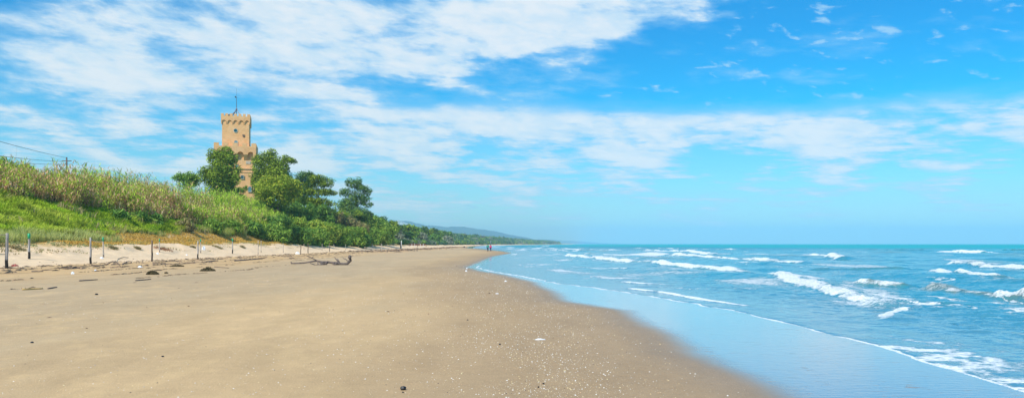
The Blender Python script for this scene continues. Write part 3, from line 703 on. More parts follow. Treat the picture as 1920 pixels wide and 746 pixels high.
# ------------------------------------------------------------------ tower
def brick_mat(name, c, c2):
    m, nt, b = newmat(name)
    tc = nd(nt, 'ShaderNodeTexCoord').outputs['Object']
    sx = nd(nt, 'ShaderNodeSeparateXYZ'); nt.links.new(tc, sx.inputs[0])
    cb = nd(nt, 'ShaderNodeCombineXYZ'); nt.links.new(mathn(nt, 'ADD', sx.outputs[0], sx.outputs[1]), cb.inputs[0]); nt.links.new(sx.outputs[2], cb.inputs[1])
    br = nd(nt, 'ShaderNodeTexBrick'); br.inputs['Scale'].default_value = 1; br.inputs['Brick Width'].default_value = .55; br.inputs['Row Height'].default_value = .2; br.inputs['Mortar Size'].default_value = .02
    nt.links.new(cb.outputs[0], br.inputs['Vector'])
    br.inputs['Color1'].default_value = (*c, 1); br.inputs['Color2'].default_value = (*[v * .82 for v in c], 1); br.inputs['Mortar'].default_value = (*[v * 1.08 for v in c], 1)
    nz = noise_n(nt, .7, 6, .65, tc); big = smooth_n(nt, nz, .38, .66)
    col = mixc(nt, mathn(nt, 'MULTIPLY', big, .5), br.outputs[0], c2)
    st = nd(nt, 'ShaderNodeMapping'); st.inputs['Scale'].default_value = (1.6, 1.6, .25); nt.links.new(tc, st.inputs[0])
    s2 = smooth_n(nt, noise_n(nt, 1.3, 5, .7, st.outputs[0]), .55, .8)
    col = mixc(nt, mathn(nt, 'MULTIPLY', s2, .45), col, tuple(v * .55 for v in c))
    nt.links.new(col, b.inputs['Base Color']); b.inputs['Roughness'].default_value = .85; b.inputs['Specular IOR Level'].default_value = .2
    bp = nd(nt, 'ShaderNodeBump'); bp.inputs['Strength'].default_value = .4; bp.inputs['Distance'].default_value = .05
    nt.links.new(nz, bp.inputs['Height']); nt.links.new(bp.outputs[0], b.inputs['Normal'])
    return m
M['brick'] = brick_mat('tower_brick', (.84, .47, .21), (.88, .56, .30))
M['brick2'] = brick_mat('tower_brick_trim', (.80, .44, .20), (.86, .54, .30))
M['stone'] = simple('pale_stone', (.62, .52, .40), .8, .2, 3)
M['glassteal'] = simple('window_glass', (.02, .14, .17), .12, .3, 1)
M['glasspale'] = simple('window_pale_blue', (.22, .46, .52), .2, .3, .6)
M['frame'] = simple('window_frame', (.12, .26, .30), .5, .2, 3)
TY = 222.; TX = at_w(443.5, TY)
def tz(py): return CH + (HY - py) * TY / F
U = TY / F                                   # metres per pixel at the tower
g0 = 8.0
tower = empty('brick_tower', (TX, TY, g0), math.radians(15))
tag(tower, 'square sand coloured brick watchtower with battlements rising above the pines', 'tower')
def tzz(py): return tz(py) - g0
def ring_parapet(mb, hw, th, z0, z1, z2, nm, mw):
    """low wall z0..z1 with nm merlons per side up to z2"""
    for sx in (-1, 1):
        a, b_ = sorted((sx*hw, sx*(hw - th)))
        mb.box(a, b_, -hw, hw, z0, z1); mb.box(-hw + th, hw - th, a, b_, z0, z1)
    for i in range(nm):
        c_ = -hw + mw/2 + (2*hw - mw) * i / (nm - 1)
        for sx in (-1, 1):
            a, b_ = sorted((sx*hw, sx*(hw - th)))
            mb.box(c_ - mw/2, c_ + mw/2, a, b_, z1, z2 + .03*((i*7) % 3))
            if 0 < i < nm - 1: mb.box(a, b_, c_ - mw/2, c_ + mw/2, z1, z2 + .03*((i*5) % 3))
def arcade(mb, hw_in, hw_out, z0, z1, zt, n, pw, side='all'):
    """corbelled arcade: n arches per side between tapered corbels; z0 foot of corbel, z1 spring, zt top"""
    W = 2 * hw_out; pitch = W / n
    def strip(fn):
        for i in range(n):
            c_ = -hw_out + pitch * (i + .5); r = (pitch - pw) / 2
            xs_ = [c_ + r * math.cos(math.pi * k / 10) for k in range(11)]; zs_ = [z1 + r * math.sin(math.pi * k / 10) * .95 for k in range(11)]
            poly = [(c_ + pitch/2, zt), (c_ - pitch/2, zt), (c_ - pitch/2, z1)] + list(zip(xs_, zs_))[::-1] + [(c_ + pitch/2, z1)]
            fn('arch', poly)
        for i in range(n + 1):
            c_ = -hw_out + pitch * i; fn('corbel', (max(c_ - pw/2, -hw_out), min(c_ + pw/2, hw_out)))
    for ax, sg in ((0, -1), (0, 1), (1, -1), (1, 1)):
        def fn(kind, dta):
            if kind == 'arch':
                tmp = MB(); tmp.prism(dta, hw_in, hw_out)
            else:
                a, b_ = dta; tmp = MB(); tmp.frustum(a + .04, b_ - .04, hw_in, hw_in + .05, z0, a, b_, hw_in, hw_out - .01, z1)
            vs = []
            for (X_, Y_, Z_) in tmp.v:
                p = (X_, Y_ * sg) if ax == 0 else (Y_ * sg, X_ * .998)
                vs.append((p[0], p[1], Z_))
            flip = (ax == 0 and sg < 0) or (ax == 1 and sg > 0)
            mb.add(vs, tmp.f)
        strip(fn)
hu = 23.7 * U       # half width upper shaft
hm = 32.8 * U       # half width of middle / lower shaft
# lower shaft
mb = MB(); mb.frustum(-hm*1.06, hm*1.06, -hm*1.06, hm*1.06, -1, -hm*.99, hm*.99, -hm*.99, hm*.99, tzz(318.5)); mb.build('lower_shaft', M['brick'], tower)
mb = MB(); mb.box(-hm - .18, hm + .18, -hm - .18, hm + .18, tzz(319.6), tzz(317.6)); mb.box(-hm - .1, hm + .1, -hm - .1, hm + .1, tzz(325.6), tzz(324.6)); mb.build('string_course', M['brick2'], tower)
# annex on the right behind the pines
mb = MB(); mb.box(hm*1.05, hm*1.05 + 2.6, -hm*.55, hm*.9, -1, tzz(321)); mb.box(hm*1.05, hm*1.05 + 2.8, -hm*.58, hm*.93, tzz(321), tzz(319)); mb.build('side_wing', M['brick'], tower)
# middle shaft
mb = MB(); mb.box(-hm*.95, hm*.95, -hm*.95, hm*.95, tzz(317.6), tzz(282)); mb.build('middle_shaft', M['brick'], tower)
ho = 36.7 * U
mb = MB(); arcade(mb, hm*.951, ho, tzz(303), tzz(293.5), tzz(283), 4, 1.05); mb.box(-ho, ho, -ho, ho, tzz(283), tzz(280.2)); mb.build('machicolation', M['brick2'], tower)
mb = MB(); ring_parapet(mb, ho, .6, tzz(280.2), tzz(278.2), tzz(272.6), 5, 1.25); mb.build('battlement', M['brick'], tower)
# upper shaft
mb = MB(); mb.box(-hu, hu, -hu, hu, tzz(280.2), tzz(226)); mb.build('upper_shaft', M['brick'], tower)
hp = 25.4 * U
mb = MB(); arcade(mb, hu + .002, hp, tzz(237), tzz(232.5), tzz(227.5), 5, .5); mb.box(-hp, hp, -hp, hp, tzz(227.5), tzz(225.5)); mb.build('machicolation', M['brick2'], tower)
mb = MB(); ring_parapet(mb, hp, .45, tzz(225.5), tzz(221.8), tzz(217.6), 7, .72); mb.build('battlement', M['brick'], tower)
def window(cx, zc, w, h, hw, arch=True, surround=M['stone'], glass=M['glassteal'], bars=True):
    """recessed window on the seaward face at -hw"""
    y0 = -hw
    fr = MB(); t = .13
    def outline(w_, h_, r_):
        if arch: return [(cx - w_/2, zc - h_/2), (cx + w_/2, zc - h_/2)] + [(cx + w_/2*math.cos(math.pi*k/8), zc + h_/2 - w_/2 + r_*math.sin(math.pi*k/8)) for k in range(9)]
        return [(cx - w_/2, zc - h_/2), (cx + w_/2, zc - h_/2), (cx + w_/2, zc + h_/2), (cx - w_/2, zc + h_/2)]
    A_ = outline(w + 2*t, h + 2*t, w/2 + t); B_ = outline(w, h, w/2)
    n = len(A_); yf = y0 - .10; yb = y0 + .0
    fr.add([(p[0], yf, p[1]) for p in A_] + [(p[0], yf, p[1]) for p in B_] + [(p[0], y0 + .0, p[1]) for p in A_] + [(p[0], y0 - .03, p[1]) for p in B_],
           [(i, (i+1) % n, n + (i+1) % n, n + i) for i in range(n)] + [(2*n + i, 2*n + (i+1) % n, (i+1) % n, i) for i in range(n)] + [(n + i, n + (i+1) % n, 3*n + (i+1) % n, 3*n + i) for i in range(n)])
    o = fr.build('window', surround, tower)
    gl = MB(); gl.add([(p[0], y0 - .03, p[1]) for p in B_], [tuple(range(n))]); gl.build('pane', glass, o)
    if bars:
        bb = MB(); bb.box(cx - .04, cx + .04, y0 - .08, y0 - .034, zc - h/2, zc + h/2 - .02); bb.box(cx - w/2, cx - .041, y0 - .075, y0 - .034, zc + .1, zc + .16); bb.box(cx + .041, cx + w/2, y0 - .075, y0 - .034, zc + .1, zc + .16); bb.build('glazing_bar', M['frame'], o)
# round window
cz = tzz(248.2); r = 3.0 * U
fr = MB(); n = 24
for rr, yy_ in ((r*1.35, -hu - .0), (r*1.35, -hu - .1), (r, -hu - .1), (r, -hu - .03)):
    fr.v += [(rr*math.cos(2*math.pi*k/n), yy_, cz + rr*math.sin(2*math.pi*k/n)) for k in range(n)]
fr.f = [(j*n + k, j*n + (k+1) % n, (j+1)*n + (k+1) % n, (j+1)*n + k) for j in range(3) for k in range(n)]
o = fr.build('round_window', M['stone'], tower)
gl = MB(); gl.add([(r*math.cos(2*math.pi*k/n), -hu - .03, cz + r*math.sin(2*math.pi*k/n)) for k in range(n)], [tuple(range(n))]); gl.build('pane', M['glassteal'], o)
window(.1, tzz(272.3), 5.6*U, 11*U, hu, True, glass=M['glasspale'])
window((446 - 443.5)*U, tzz(314.5), 4*U, 5*U, hm*.951, False, glass=M['glasspale'], bars=False)
window((456 - 443.5)*U, tzz(334.5), 4.6*U, 5.6*U, hm*1.03, False)
window((469 - 443.5)*U, tzz(356.5), 5.5*U, 9*U, hm*1.05, True, glass=M['glasspale'])
# coat of arms and plaque
mb = MB(); cx = 14*U; cz = tzz(257.3); s_ = 2.0*U
mb.prism([(cx - s_, cz + s_), (cx - s_, cz - .2*s_), (cx - .6*s_, cz - s_), (cx, cz - 1.4*s_), (cx + .6*s_, cz - s_), (cx + s_, cz - .2*s_), (cx + s_, cz + s_)], -hu - .15, -hu - .002); mb.build('stone_shield', M['bark'], tower)
mb = MB(); mb.box((462 - 443.5)*U, (470.5 - 443.5)*U, -hm*.951 - .1, -hm*.951 - .002, tzz(310), tzz(304.5)); mb.build('stone_plaque', M['stone'], tower)
# antenna mast on the roof
ant = empty('antenna_mast', (TX, TY, tz(225.3)), math.radians(15)); tag(ant, 'thin metal antenna mast on splayed legs on the tower roof', 'antenna')
hgt = tz(176) - tz(225.3)
mb = MB(); mb.tube([(0,0,0),(0,0,hgt*.35),(0,0,hgt*.87)], [.10,.10,.07], 6); mb.tube([(0,0,hgt*.87),(0,0,hgt*1.2)], [.035,.02], 5); mb.build('mast', M['metal'], ant)
for sx, sy in ((-1,-1),(1,-1),(-1,1),(1,1)):
    mb = MB(); mb.tube([(sx*11.5*U, sy*1.5, 0), (sx*8*U, sy*1.0, hgt*.17), (sx*2.8*U, sy*.4, hgt*.30), (0,0,hgt*.46)], .11, 5); mb.build('leg', M['metal'], ant)
mb = MB(); mb.box(-.38,-.12,-.1,.12,hgt*.845,hgt*.885); mb.tube([(-.3,0,hgt*.86),(.25,0,hgt*.86)], .04, 5); mb.tube([(-.3,0,hgt*.855),(-.3,0,hgt*.90)], [.14,.14], 8); mb.build('instrument', M['wire'], ant)
for i, (px, lab) in enumerate(((425.3, 'left one of two dark round dishes on the tower roof'), (432, 'right one of two dark round dishes on the tower roof'))):
    p = Vector((at_w(px, TY - hp + 1), TY - hp + 1.0, tz(225.3)))
    mb = MB(); n = 16; R_ = .55
    prof = [(R_, .0), (R_*1.02, .08), (R_*.8, .22), (R_*.4, .32), (.02, .35)]
    for rr, dy in prof: mb.v += [(rr*math.cos(2*math.pi*k/n), dy, .75 + rr*math.sin(2*math.pi*k/n)) for k in range(n)]
    mb.f = [(j*n+k, j*n+(k+1) % n, (j+1)*n+(k+1) % n, (j+1)*n+k) for j in range(len(prof)-1) for k in range(n)] + [tuple(range(n))[::-1]]
    d_ = empty('dish', p, .3); mb.build('bowl', M['wire'], d_, True)
    mb = MB(); mb.tube([(0, .3, 0), (0, .3, .8)], .06, 6); mb.build('stand', M['metal'], d_)
    tag(d_, lab, 'dish antenna', 'dishes on the tower roof')

# ------------------------------------------------------------------ fence posts
def post_mat(name, top, bot, hb):
    m, nt, b = newmat(name)
    tc = nd(nt, 'ShaderNodeTexCoord').outputs['Object']; sx = nd(nt, 'ShaderNodeSeparateXYZ'); nt.links.new(tc, sx.inputs[0])
    mp = nd(nt, 'ShaderNodeMapping'); mp.inputs['Scale'].default_value = (14, 14, 1.2); nt.links.new(tc, mp.inputs[0])
    nz = noise_n(nt, 1.5, 5, .7, mp.outputs[0])
    c = mixc(nt, smooth_n(nt, nz, .35, .65), tuple(v*.5 for v in top), top)
    zz = mathn(nt, 'ADD', sx.outputs[2], mathn(nt, 'MULTIPLY', nz, .25))
    nt.links.new(mixc(nt, smooth_n(nt, zz, hb, hb + .12), bot, c), b.inputs['Base Color']); b.inputs['Roughness'].default_value = .85
    return m
M['post'] = post_mat('weathered_post', (.50, .46, .43), (.03, .024, .02), .62)
M['postpale'] = post_mat('pale_post', (.62, .54, .46), (.22, .17, .14), .3)
M['postdark'] = post_mat('dark_post', (.22, .15, .11), (.05, .035, .03), .9)
NUM = ['first', 'second', 'third', 'fourth', 'fifth', 'sixth', 'seventh', 'eighth']
post_tops = {}
def fence_post(px, ptop, pbase, mat, r, label, group, green=False, lean=(0, 0)):
    r *= .62
    p = hit(px, pbase); H = up(p, px, ptop)
    t = empty('fence_post', p)
    mb = MB(); nseg = 7
    pts = [(lean[0]*H*i/nseg + .012*math.sin(i*2.1+px), lean[1]*H*i/nseg + .01*math.cos(i*1.3+px), -.3 + (H + .3)*i/nseg) for i in range(nseg + 1)]
    mb.tube(pts, [r*(1.08 - .03*i) for i in range(nseg + 1)], 9, .07)
    mb.build('post', mat, t, True)
    if green:
        mb = MB(); h2 = H*.80; mb.tube([(lean[0]*h2, lean[1]*h2, h2), (lean[0]*H, lean[1]*H, H + .02)], [r*1.2, r*1.15], 9, .04)
        mb.build('cap', M['greenpaint'], t, True)
    tag(t, label, 'post', group)
    post_tops[px] = p + Vector((lean[0]*H, lean[1]*H, H))
    return t
GF = 'dark based posts along the upper beach'; GB = 'green topped posts on the dune'; GS = 'far thin posts along the dune'
fence_post(12, 437, 503, M['post'], .15, 'thickest weathered grey post with a black foot, leftmost in the photo', GF, lean=(.02, 0))
fence_post(170, 445, 495, M['post'], .12, 'grey post with black foot, second from the left of the dark based row', GF, lean=(-.01, 0))
fence_post(285, 450, 490, M['postdark'], .11, 'dark post in front of the reddish tuft, third of the dark based row', GF)
fence_post(371, 452, 486, M['post'], .11, 'slim dark post left of the white bag, fourth of the dark based row', GF)
fence_post(563.5, 458, 477, M['postdark'], .09, 'short dark leaning post right above the driftwood branch', GF, lean=(.05, 0))
fence_post(577.6, 456, 475, M['postdark'], .10, 'dark upright post above the right half of the driftwood', GF)
fence_post(618, 456, 471.5, M['postdark'], .10, 'last lone dark post right of the driftwood before the netted posts', GF)
fence_post(54.5, 438, 485, M['post'], .14, 'thick grey post with a green painted top, nearest of the green topped row', GB, green=True)
fence_post(194, 445, 482, M['postpale'], .10, 'slim pale post with green top standing on the sand, second of its row', GB, green=True, lean=(-.02, 0))
fence_post(299, 448, 473, M['postpale'], .09, 'pale green topped post beside the reddish brown tuft', GB, green=True)
fence_post(376, 448, 474, M['postpale'], .09, 'reddish pale green topped post just left of the white bag', GB, green=True)
fence_post(436, 447, 475.5, M['post'], .12, 'grey post with green top right of the olive tuft, last of its row', GB, green=True)
for i, (px, a, b_) in enumerate(((484, 451, 477), (489.5, 451, 473), (531, 456, 473), (570, 457, 468), (604, 457, 470), (626, 458, 468), (648, 458, 469))):
    fence_post(px, a, b_, M['postpale'], .07, 'thin pale post, %s of the faint row between green tops and net' % NUM[i], GS)
for i, (px, a, b_) in enumerate(((672.5, 454, 463.5), (680.8, 451.5, 464.5), (686, 455, 464.5))):
    fence_post(px, a, b_, M['postpale'], .13, ['left', 'tallest middle', 'right'][i] + ' pale post of the netted group by the bright bushes', 'netted posts')
for i, (px, a, b_) in enumerate(((698, 457, 463), (705, 456.5, 463.5), (715.5, 457, 472), (726, 458, 463), (733, 458, 463))):
    fence_post(px, a, b_, M['postpale'], .10, 'thin pale post, %s of five between the net and the thick dark post' % NUM[i], 'posts beyond the net')
fence_post(751.2, 451.5, 465.5, M['postdark'], .26, 'thick dark post alone on the upper beach left of the red panels', None)
p = hit(752.6, 464.8); H = up(p, 752.6, 451)
mb = MB(); mb.tube([(0, 0, -.2), (0, 0, H)], [.13, .12], 10)
tag(mb.build('marker_pole', M['whitepaint'], None, True, p), 'white painted pole right against the thick dark post', 'pole')
# ropes
def rope(a, b_, sag, r, name, mat, label, cat, group=None, n=14):
    mb = MB(); a = Vector(a); b_ = Vector(b_)
    mb.tube([a.lerp(b_, i/n) - Vector((0, 0, sag*4*(i/n)*(1 - i/n))) for i in range(n + 1)], r, 5)
    return tag(mb.build(name, mat, None, True), label, cat, group)
pA = post_tops[12]; off_l = Vector((-6.5, -9.5, .75))
rope(pA - Vector((0, 0, .12)), pA + off_l, .12, .028, 'rope', M['rope'], 'upper pale rope running left from the leftmost post', 'rope', 'ropes of the post rows')
rope(pA - Vector((0.02, 0, 1.35)), pA + off_l - Vector((0, 0, 1.35)), .15, .028, 'rope', M['rope'], 'lower pale rope running left from the leftmost post', 'rope', 'ropes of the post rows')
rope(post_tops[170] - Vector((0, 0, .15)), post_tops[194] - Vector((0, 0, .35)), .12, .024, 'rope', M['rope'], 'pale rope between the second dark based post and the slim green topped post', 'rope', 'ropes of the post rows')
rope(post_tops[672.5] - Vector((0, 0, .3)), post_tops[680.8] - Vector((0, 0, .3)), .5, .05, 'rope', M['rope'], 'rope sagging between the two left posts of the netted group', 'rope', 'ropes of the post rows')
rope(post_tops[680.8] - Vector((0, 0, .5)), post_tops[686] - Vector((0, 0, .2)), .4, .05, 'rope', M['rope'], 'rope sagging between the two right posts of the netted group', 'rope', 'ropes of the post rows')

# ------------------------------------------------------------------ overhead line
pp = place(125, 150.); pole_h = up(pp, 125, 295)
t = empty('utility_pole', pp); mb = MB(); mb.tube([(0, 0, -.5), (0, 0, pole_h*.5), (0, 0, pole_h)], [.2, .17, .13], 8); mb.build('pole', M['drift'], t, True)
mb = MB(); mb.box(-.9, .9, -.06, .06, pole_h - .75, pole_h - .6); mb.build('crossarm', M['drift'], t)
tag(t, 'wooden utility pole with only its top showing over the reeds', 'pole')
def cable(px, py, y_end, z_extra, lab, att):
    """from the pole top out of the frame on the left, passing the given pixel at the frame edge"""
    A0 = pp + Vector(att); Yb = y_end; k = None
    pe = Vector((at_w(px, Yb), Yb, CH + (HY - py) * Yb / F))
    d_ = pe - A0; B0 = A0 + d_ * 1.5
    rope(A0, B0, .25, .028, 'overhead_cable', M['wire'], lab, 'cable', 'overhead cables', 20)
cable(0, 262, 95, 0, 'topmost thin overhead cable at the left edge of the photo', (0, 0, pole_h - .1))
cable(0, 289, 100, 0, 'middle overhead cable at the left edge of the photo', (-.8, 0, pole_h - .8))
cable(0, 301, 105, 0, 'lowest overhead cable at the left edge of the photo', (.8, 0, pole_h - 1.3))
# house roof at the left edge
hp_ = Vector((at_w(-14, 108), 108, float(ground_z(at_w(-14, 108), 108)))); zt = CH + (HY - 342) * 108 / F - hp_.z
t = empty('hut', hp_); tag(t, 'low grey hut with a pitched roof at the left edge among the reeds', 'hut')
mb = MB(); mb.box(-2.2, 2.2, -1.6, 1.6, -1, zt - .75); mb.build('wall', M['stone'], t)
mb = MB(); mb.prism([(-2.6, zt - .75), (2.6, zt - .75), (1.4, zt), (-1.4, zt)], -2.0, 2.0); mb.build('roof', M['drift'], t)

# ------------------------------------------------------------------ driftwood
p0 = hit(600, 496.5); KD = p0.y / F
def dz(zx, zy): return ((540 + zx/14.77 - 600) * KD, (496.5 - (470 + zy/14.77)) * KD + .04)
def branch(pts, r0, r1, dys, mb):
    P3 = [(dz(*q)[0], dy, max(dz(*q)[1], r1*.6)) for q, dy in zip(pts, dys)]
    n = len(P3); r0 *= 1.3; r1 *= 1.3; mb.tube(P3, [r0 + (r1 - r0)*i/(n - 1) for i in range(n)], 8, .14)
t = empty('driftwood', p0); tag(t, 'grey brown forked driftwood tree branch lying alone on the flat sand', 'driftwood')
mb = MB()
branch([(1720,160),(1700,200),(1725,280),(1640,375),(1550,385),(1400,370),(1250,345),(1100,330),(950,325),(870,312),(800,292)], .105, .05, [0,.05,.1,0,-.1,-.1,0,.1,.1,.05,0], mb)
branch([(800,292),(700,305),(620,320),(520,335),(450,347),(300,358),(150,362),(70,365),(62,315)], .055, .035, [0,0,.1,.1,.15,.2,.2,.2,.2], mb); mb.build('trunk', M['drift'], t, True)
for pts, r0, r1, dy in (([(900,330),(800,285),(640,195),(540,150)], .04, .015, [.1,0,-.2,-.3]), ([(1060,360),(1000,385),(920,425),(870,425)], .06, .035, [0,-.2,-.3,-.35]),
        ([(900,330),(960,370),(900,405),(850,385),(820,310)], .05, .03, [0,-.2,-.3,-.2,0]), ([(900,400),(780,408),(700,370),(655,355)], .035, .018, [-.2,-.3,-.4,-.5]),
        ([(1420,370),(1380,305),(1320,245),(1270,190)], .05, .015, [0,.1,.1,.2]), ([(1430,370),(1410,300),(1372,235)], .06, .02, [-.1,-.1,0]), ([(1640,375),(1660,310),(1560,240),(1490,222)], .045, .018, [0,.2,.3,.35]),
        ([(1400,372),(1300,385),(1262,375),(1300,340)], .07, .04, [-.2,-.3,-.25,-.1]), ([(1450,370),(1380,345),(1300,335),(1240,330)], .06, .03, [.1,.2,.2,.2]), ([(1100,330),(1050,370),(1085,385)], .08, .05, [0,-.15,-.2]), ([(1725,290),(1755,285)], .04, .02, [.1,0]), ([(1050,340),(980,330),(930,360),(1000,380)], .05, .04, [.1,0,-.1,-.25])):
    mb = MB(); branch(pts, r0, r1, dy, mb); mb.build('branch', M['drift'], t, True)

# ------------------------------------------------------------------ seaweed heaps, sticks, litter
def heap(px, py, wpx, hpx, label, name='seaweed_heap', cat='seaweed', group='seaweed heaps', mat=None, n=130):
    p = hit(px, py); k = p.y / F; w = wpx*k; h = hpx*k
    mb = MB()
    for i in range(n):
        a = random.uniform(0, 6.28); r_ = random.random() ** .7 * w/2; x_ = r_*math.cos(a); y_ = r_*math.sin(a)*.7
        zt_ = h * max(0, 1 - (2*r_/w) ** 2) * random.uniform(.2, 1); L = random.uniform(.12, .4)*w*.5; b2 = random.uniform(0, 6.28)
        mb.tube([(x_, y_, max(.01, zt_*.6)), (x_ + L*.5*math.cos(b2), y_ + L*.5*math.sin(b2), zt_ + .03), (x_ + L*math.cos(b2), y_ + L*math.sin(b2), max(.0, zt_*.4))], [.02, .035, .012], 4, .3)
    # core of the heap
    n2 = 14; vs = [(0, 0, h*.75)]
    for j in (1, 2, 3):
        for q in range(n2):
            rr = w/2*.9*j/3*random.uniform(.8, 1.1); vs.append((rr*math.cos(6.283*q/n2), rr*.7*math.sin(6.283*q/n2), h*.75*(1 - (j/3)**2)*random.uniform(.6, 1.2) - (.02 if j == 3 else 0)))
    fs = [(0, 1 + q, 1 + (q+1) % n2) for q in range(n2)] + [(1 + j*n2 + q, 1 + (j+1)*n2 + q, 1 + (j+1)*n2 + (q+1) % n2, 1 + j*n2 + (q+1) % n2) for j in range(2) for q in range(n2)]
    mb.add(vs, fs)
    return tag(mb.build(name, mat or M['weed'], None, False, p), label, cat, group)
heap(285.5, 514.5, 25, 7, 'dark brown seaweed heap on the sand below the third dark post')
heap(390, 508, 28, 7, 'dark brown seaweed heap right of and above the other, below the white bag')
heap(332, 499.5, 24, 3, 'flat olive streak of seaweed between the third and fourth dark posts', n=90)
heap(311, 512.5, 7, 1.6, 'tiny dark clump just right of the biggest seaweed heap', n=30)
heap(28, 499, 12, 3.5, 'small tangle of reddish litter right of the leftmost post', 'net_scrap', 'litter', 'litter on the upper beach', M['redplastic'], 60)
def stick(px0, py0, px1, py1, r, label, mat=None, name='stick', cat='stick', group='sticks on the sand', rise=.0, n=6):
    a = hit(px0, py0); b_ = hit(px1, py1); mb = MB(); v = b_ - a
    mb.tube([v*(i/n) + Vector((0, .08*math.sin(i*1.9+px0), r*.7 + rise*math.sin(math.pi*i/n) + float(0))) for i in range(n + 1)], [r*(1 - .4*i/n) for i in range(n + 1)], 6, .12)
    return tag(mb.build(name, mat or M['drift'], None, True, a), label, cat, group)
stick(39, 543.8, 80, 541.8, .035, 'yellow dry cane lying on the sand at the lower left', M['cane'], 'cane_stalk', 'cane')
stick(92, 541.5, 106, 539, .03, 'crooked dark twig right of the yellow cane')
stick(402, 500.5, 430, 502.8, .03, 'straight thin stick right of the upper seaweed heap')
stick(200, 497, 225, 497.5, .05, 'bent dark branch between the second and third dark posts', rise=.25)
stick(230, 496.5, 246, 491, .05, 'short forked branch just left of the third dark post', rise=.1)
stick(222, 486.5, 240, 483, .04, 'thin twig sticking up on the dune foot left of the third dark post', rise=.1)
stick(385, 491.5, 408, 489, .06, 'thick dark stick in the tide line right of the fourth dark post')
stick(287, 494.5, 311, 494.2, .05, 'dark stick in the tide line at the foot of the third dark post')
stick(60, 509.5, 80, 509.3, .04, 'short dark stick lying right of and below the leftmost post')
stick(130, 504, 150, 503, .04, 'dark stick left of and below the second dark post')
stick(150, 527, 185, 524.5, .03, 'thin dark stick in the lower debris line left of the seaweed heap')
stick(255, 526.5, 282, 524, .03, 'thin dark stick just below the biggest seaweed heap')
stick(440, 489.5, 492, 485.5, .06, 'long dark branch in the tide line left of the driftwood')
stick(542, 484, 552, 484.2, .06, 'short dark stick above the left tip of the driftwood')
def crumple(px, py, wpx, hpx, mat, label, name='plastic_scrap', cat='litter', group='litter on the upper beach', fl=.6):
    p = hit(px, py); k = p.y / F; w = wpx*k/2; h = hpx*k
    mb = MB(); n2 = 11; rng = random.Random(px)
    vs = [(0, 0, h)]
    for j in (1, 2, 3):
        for q in range(n2): rr = w*j/3*rng.uniform(.7, 1.2); vs.append((rr*math.cos(6.283*q/n2), rr*fl*math.sin(6.283*q/n2), h*(1 - (j/3)**2.2)*rng.uniform(.5, 1.2) - (.01 if j == 3 else 0)))
    fs = [(0, 1 + q, 1 + (q+1) % n2) for q in range(n2)] + [(1 + j*n2 + q, 1 + (j+1)*n2 + q, 1 + (j+1)*n2 + (q+1) % n2, 1 + j*n2 + (q+1) % n2) for j in range(2) for q in range(n2)]
    mb.add(vs, fs)
    return tag(mb.build(name, mat, None, False, p), label, cat, group)
crumple(136.5, 513.5, 7, 4.5, M['plastic'], 'white plastic bottle end below and left of the second dark post')
crumple(179, 507, 6, 2, M['plastic'], 'small white flat scrap right below the second dark post')
crumple(190.5, 484.5, 8, 3, M['plastic'], 'white scrap at the foot of the slim green topped post')
crumple(262.5, 501, 10, 3, M['plastic'], 'white crumpled sheet on the sand left of the third dark post')
crumple(295, 476, 7, 3, M['plastic'], 'white scrap at the foot of the green topped post by the reddish tuft')
crumple(558, 476, 9, 4, M['plastic'], 'white scrap beside the short dark leaning post above the driftwood')
crumple(350, 478.5, 5, 2, M['plastic'], 'pale scrap on the dune foot left of the fourth dark post')
crumple(382, 468.5, 7.5, 8, M['plastic'], 'pale blue white bag caught on the dune beside a green topped post', 'plastic_bag', 'bag', None, .8)
crumple(1012, 636.5, 25, 2.5, M['plastic'], 'long thin translucent white strip lying on the shelly wet sand', 'plastic_strip', 'litter', None, .35)
crumple(948, 527.5, 6, 2, M['plastic'], 'small white lump on the sand near the tip of the wet film', 'jellyfish', 'jellyfish', 'white lumps on the sand', .8)
crumple(874, 508.5, 5, 2.6, M['plastic'], 'nearer of two white lumps left of the water tip', 'jellyfish', 'jellyfish', 'white lumps on the sand', .8)
crumple(875.5, 503.5, 4, 2, M['plastic'], 'farther of two white lumps left of the water tip', 'jellyfish', 'jellyfish', 'white lumps on the sand', .8)
crumple(932, 550.5, 8, 1.5, M['plastic'], 'flat white smear on the sand above the shell band', 'jellyfish', 'jellyfish', 'white lumps on the sand', .5)
crumple(870.5, 463.8, 4, 2.6, M['black'], 'small dark object far along the beach left of the two walkers', 'dark_lump', 'lump', None, .8)
def stone(px, py, wpx, hpx, mat, label, name='stone', cat='stone', group='dark stones on the sand'):
    p = hit(px, py); k = p.y / F; w = wpx*k/2; h = hpx*k
    me = bpy.data.meshes.new(name); import bmesh
    bm = bmesh.new(); bmesh.ops.create_icosphere(bm, subdivisions=3, radius=1)
    for v in bm.verts:
        f_ = 1 + .28*mnoise.noise(v.co*1.7 + Vector((px, 0, 0))) + .08*mnoise.noise(v.co*5)
        v.co = Vector((v.co.x*w*f_, v.co.y*w*.8*f_, v.co.z*h*.55*f_ + h*.4))
    bm.to_mesh(me); bm.free(); me.polygons.foreach_set('use_smooth', np.full(len(me.polygons), True))
    return tag(link(name, me, mat, None, p), label, cat, group)
stone(756, 730.5, 11, 7.5, M['black'], 'largest glossy black stone on the sand at the bottom centre')
stone(755.5, 735.5, 3.5, 2.2, M['black'], 'tiny black pebble just below the largest black stone')
stone(937, 646, 4, 3, M['black'], 'small black stone left of the white plastic strip')
stone(1019, 719.5, 4, 2.6, M['black'], 'small black stone in the shell band near the bottom, right one of a close pair')
stone(1009.5, 726, 3.5, 2.6, M['black'], 'small black stone in the shell band near the bottom, left one of a close pair')
stone(60, 642.5, 6, 3, M['black'], 'dark flat pebble on the left foreground sand')
stone(305, 668.5, 5, 2.6, M['black'], 'dark pebble on the sand in the left centre foreground')
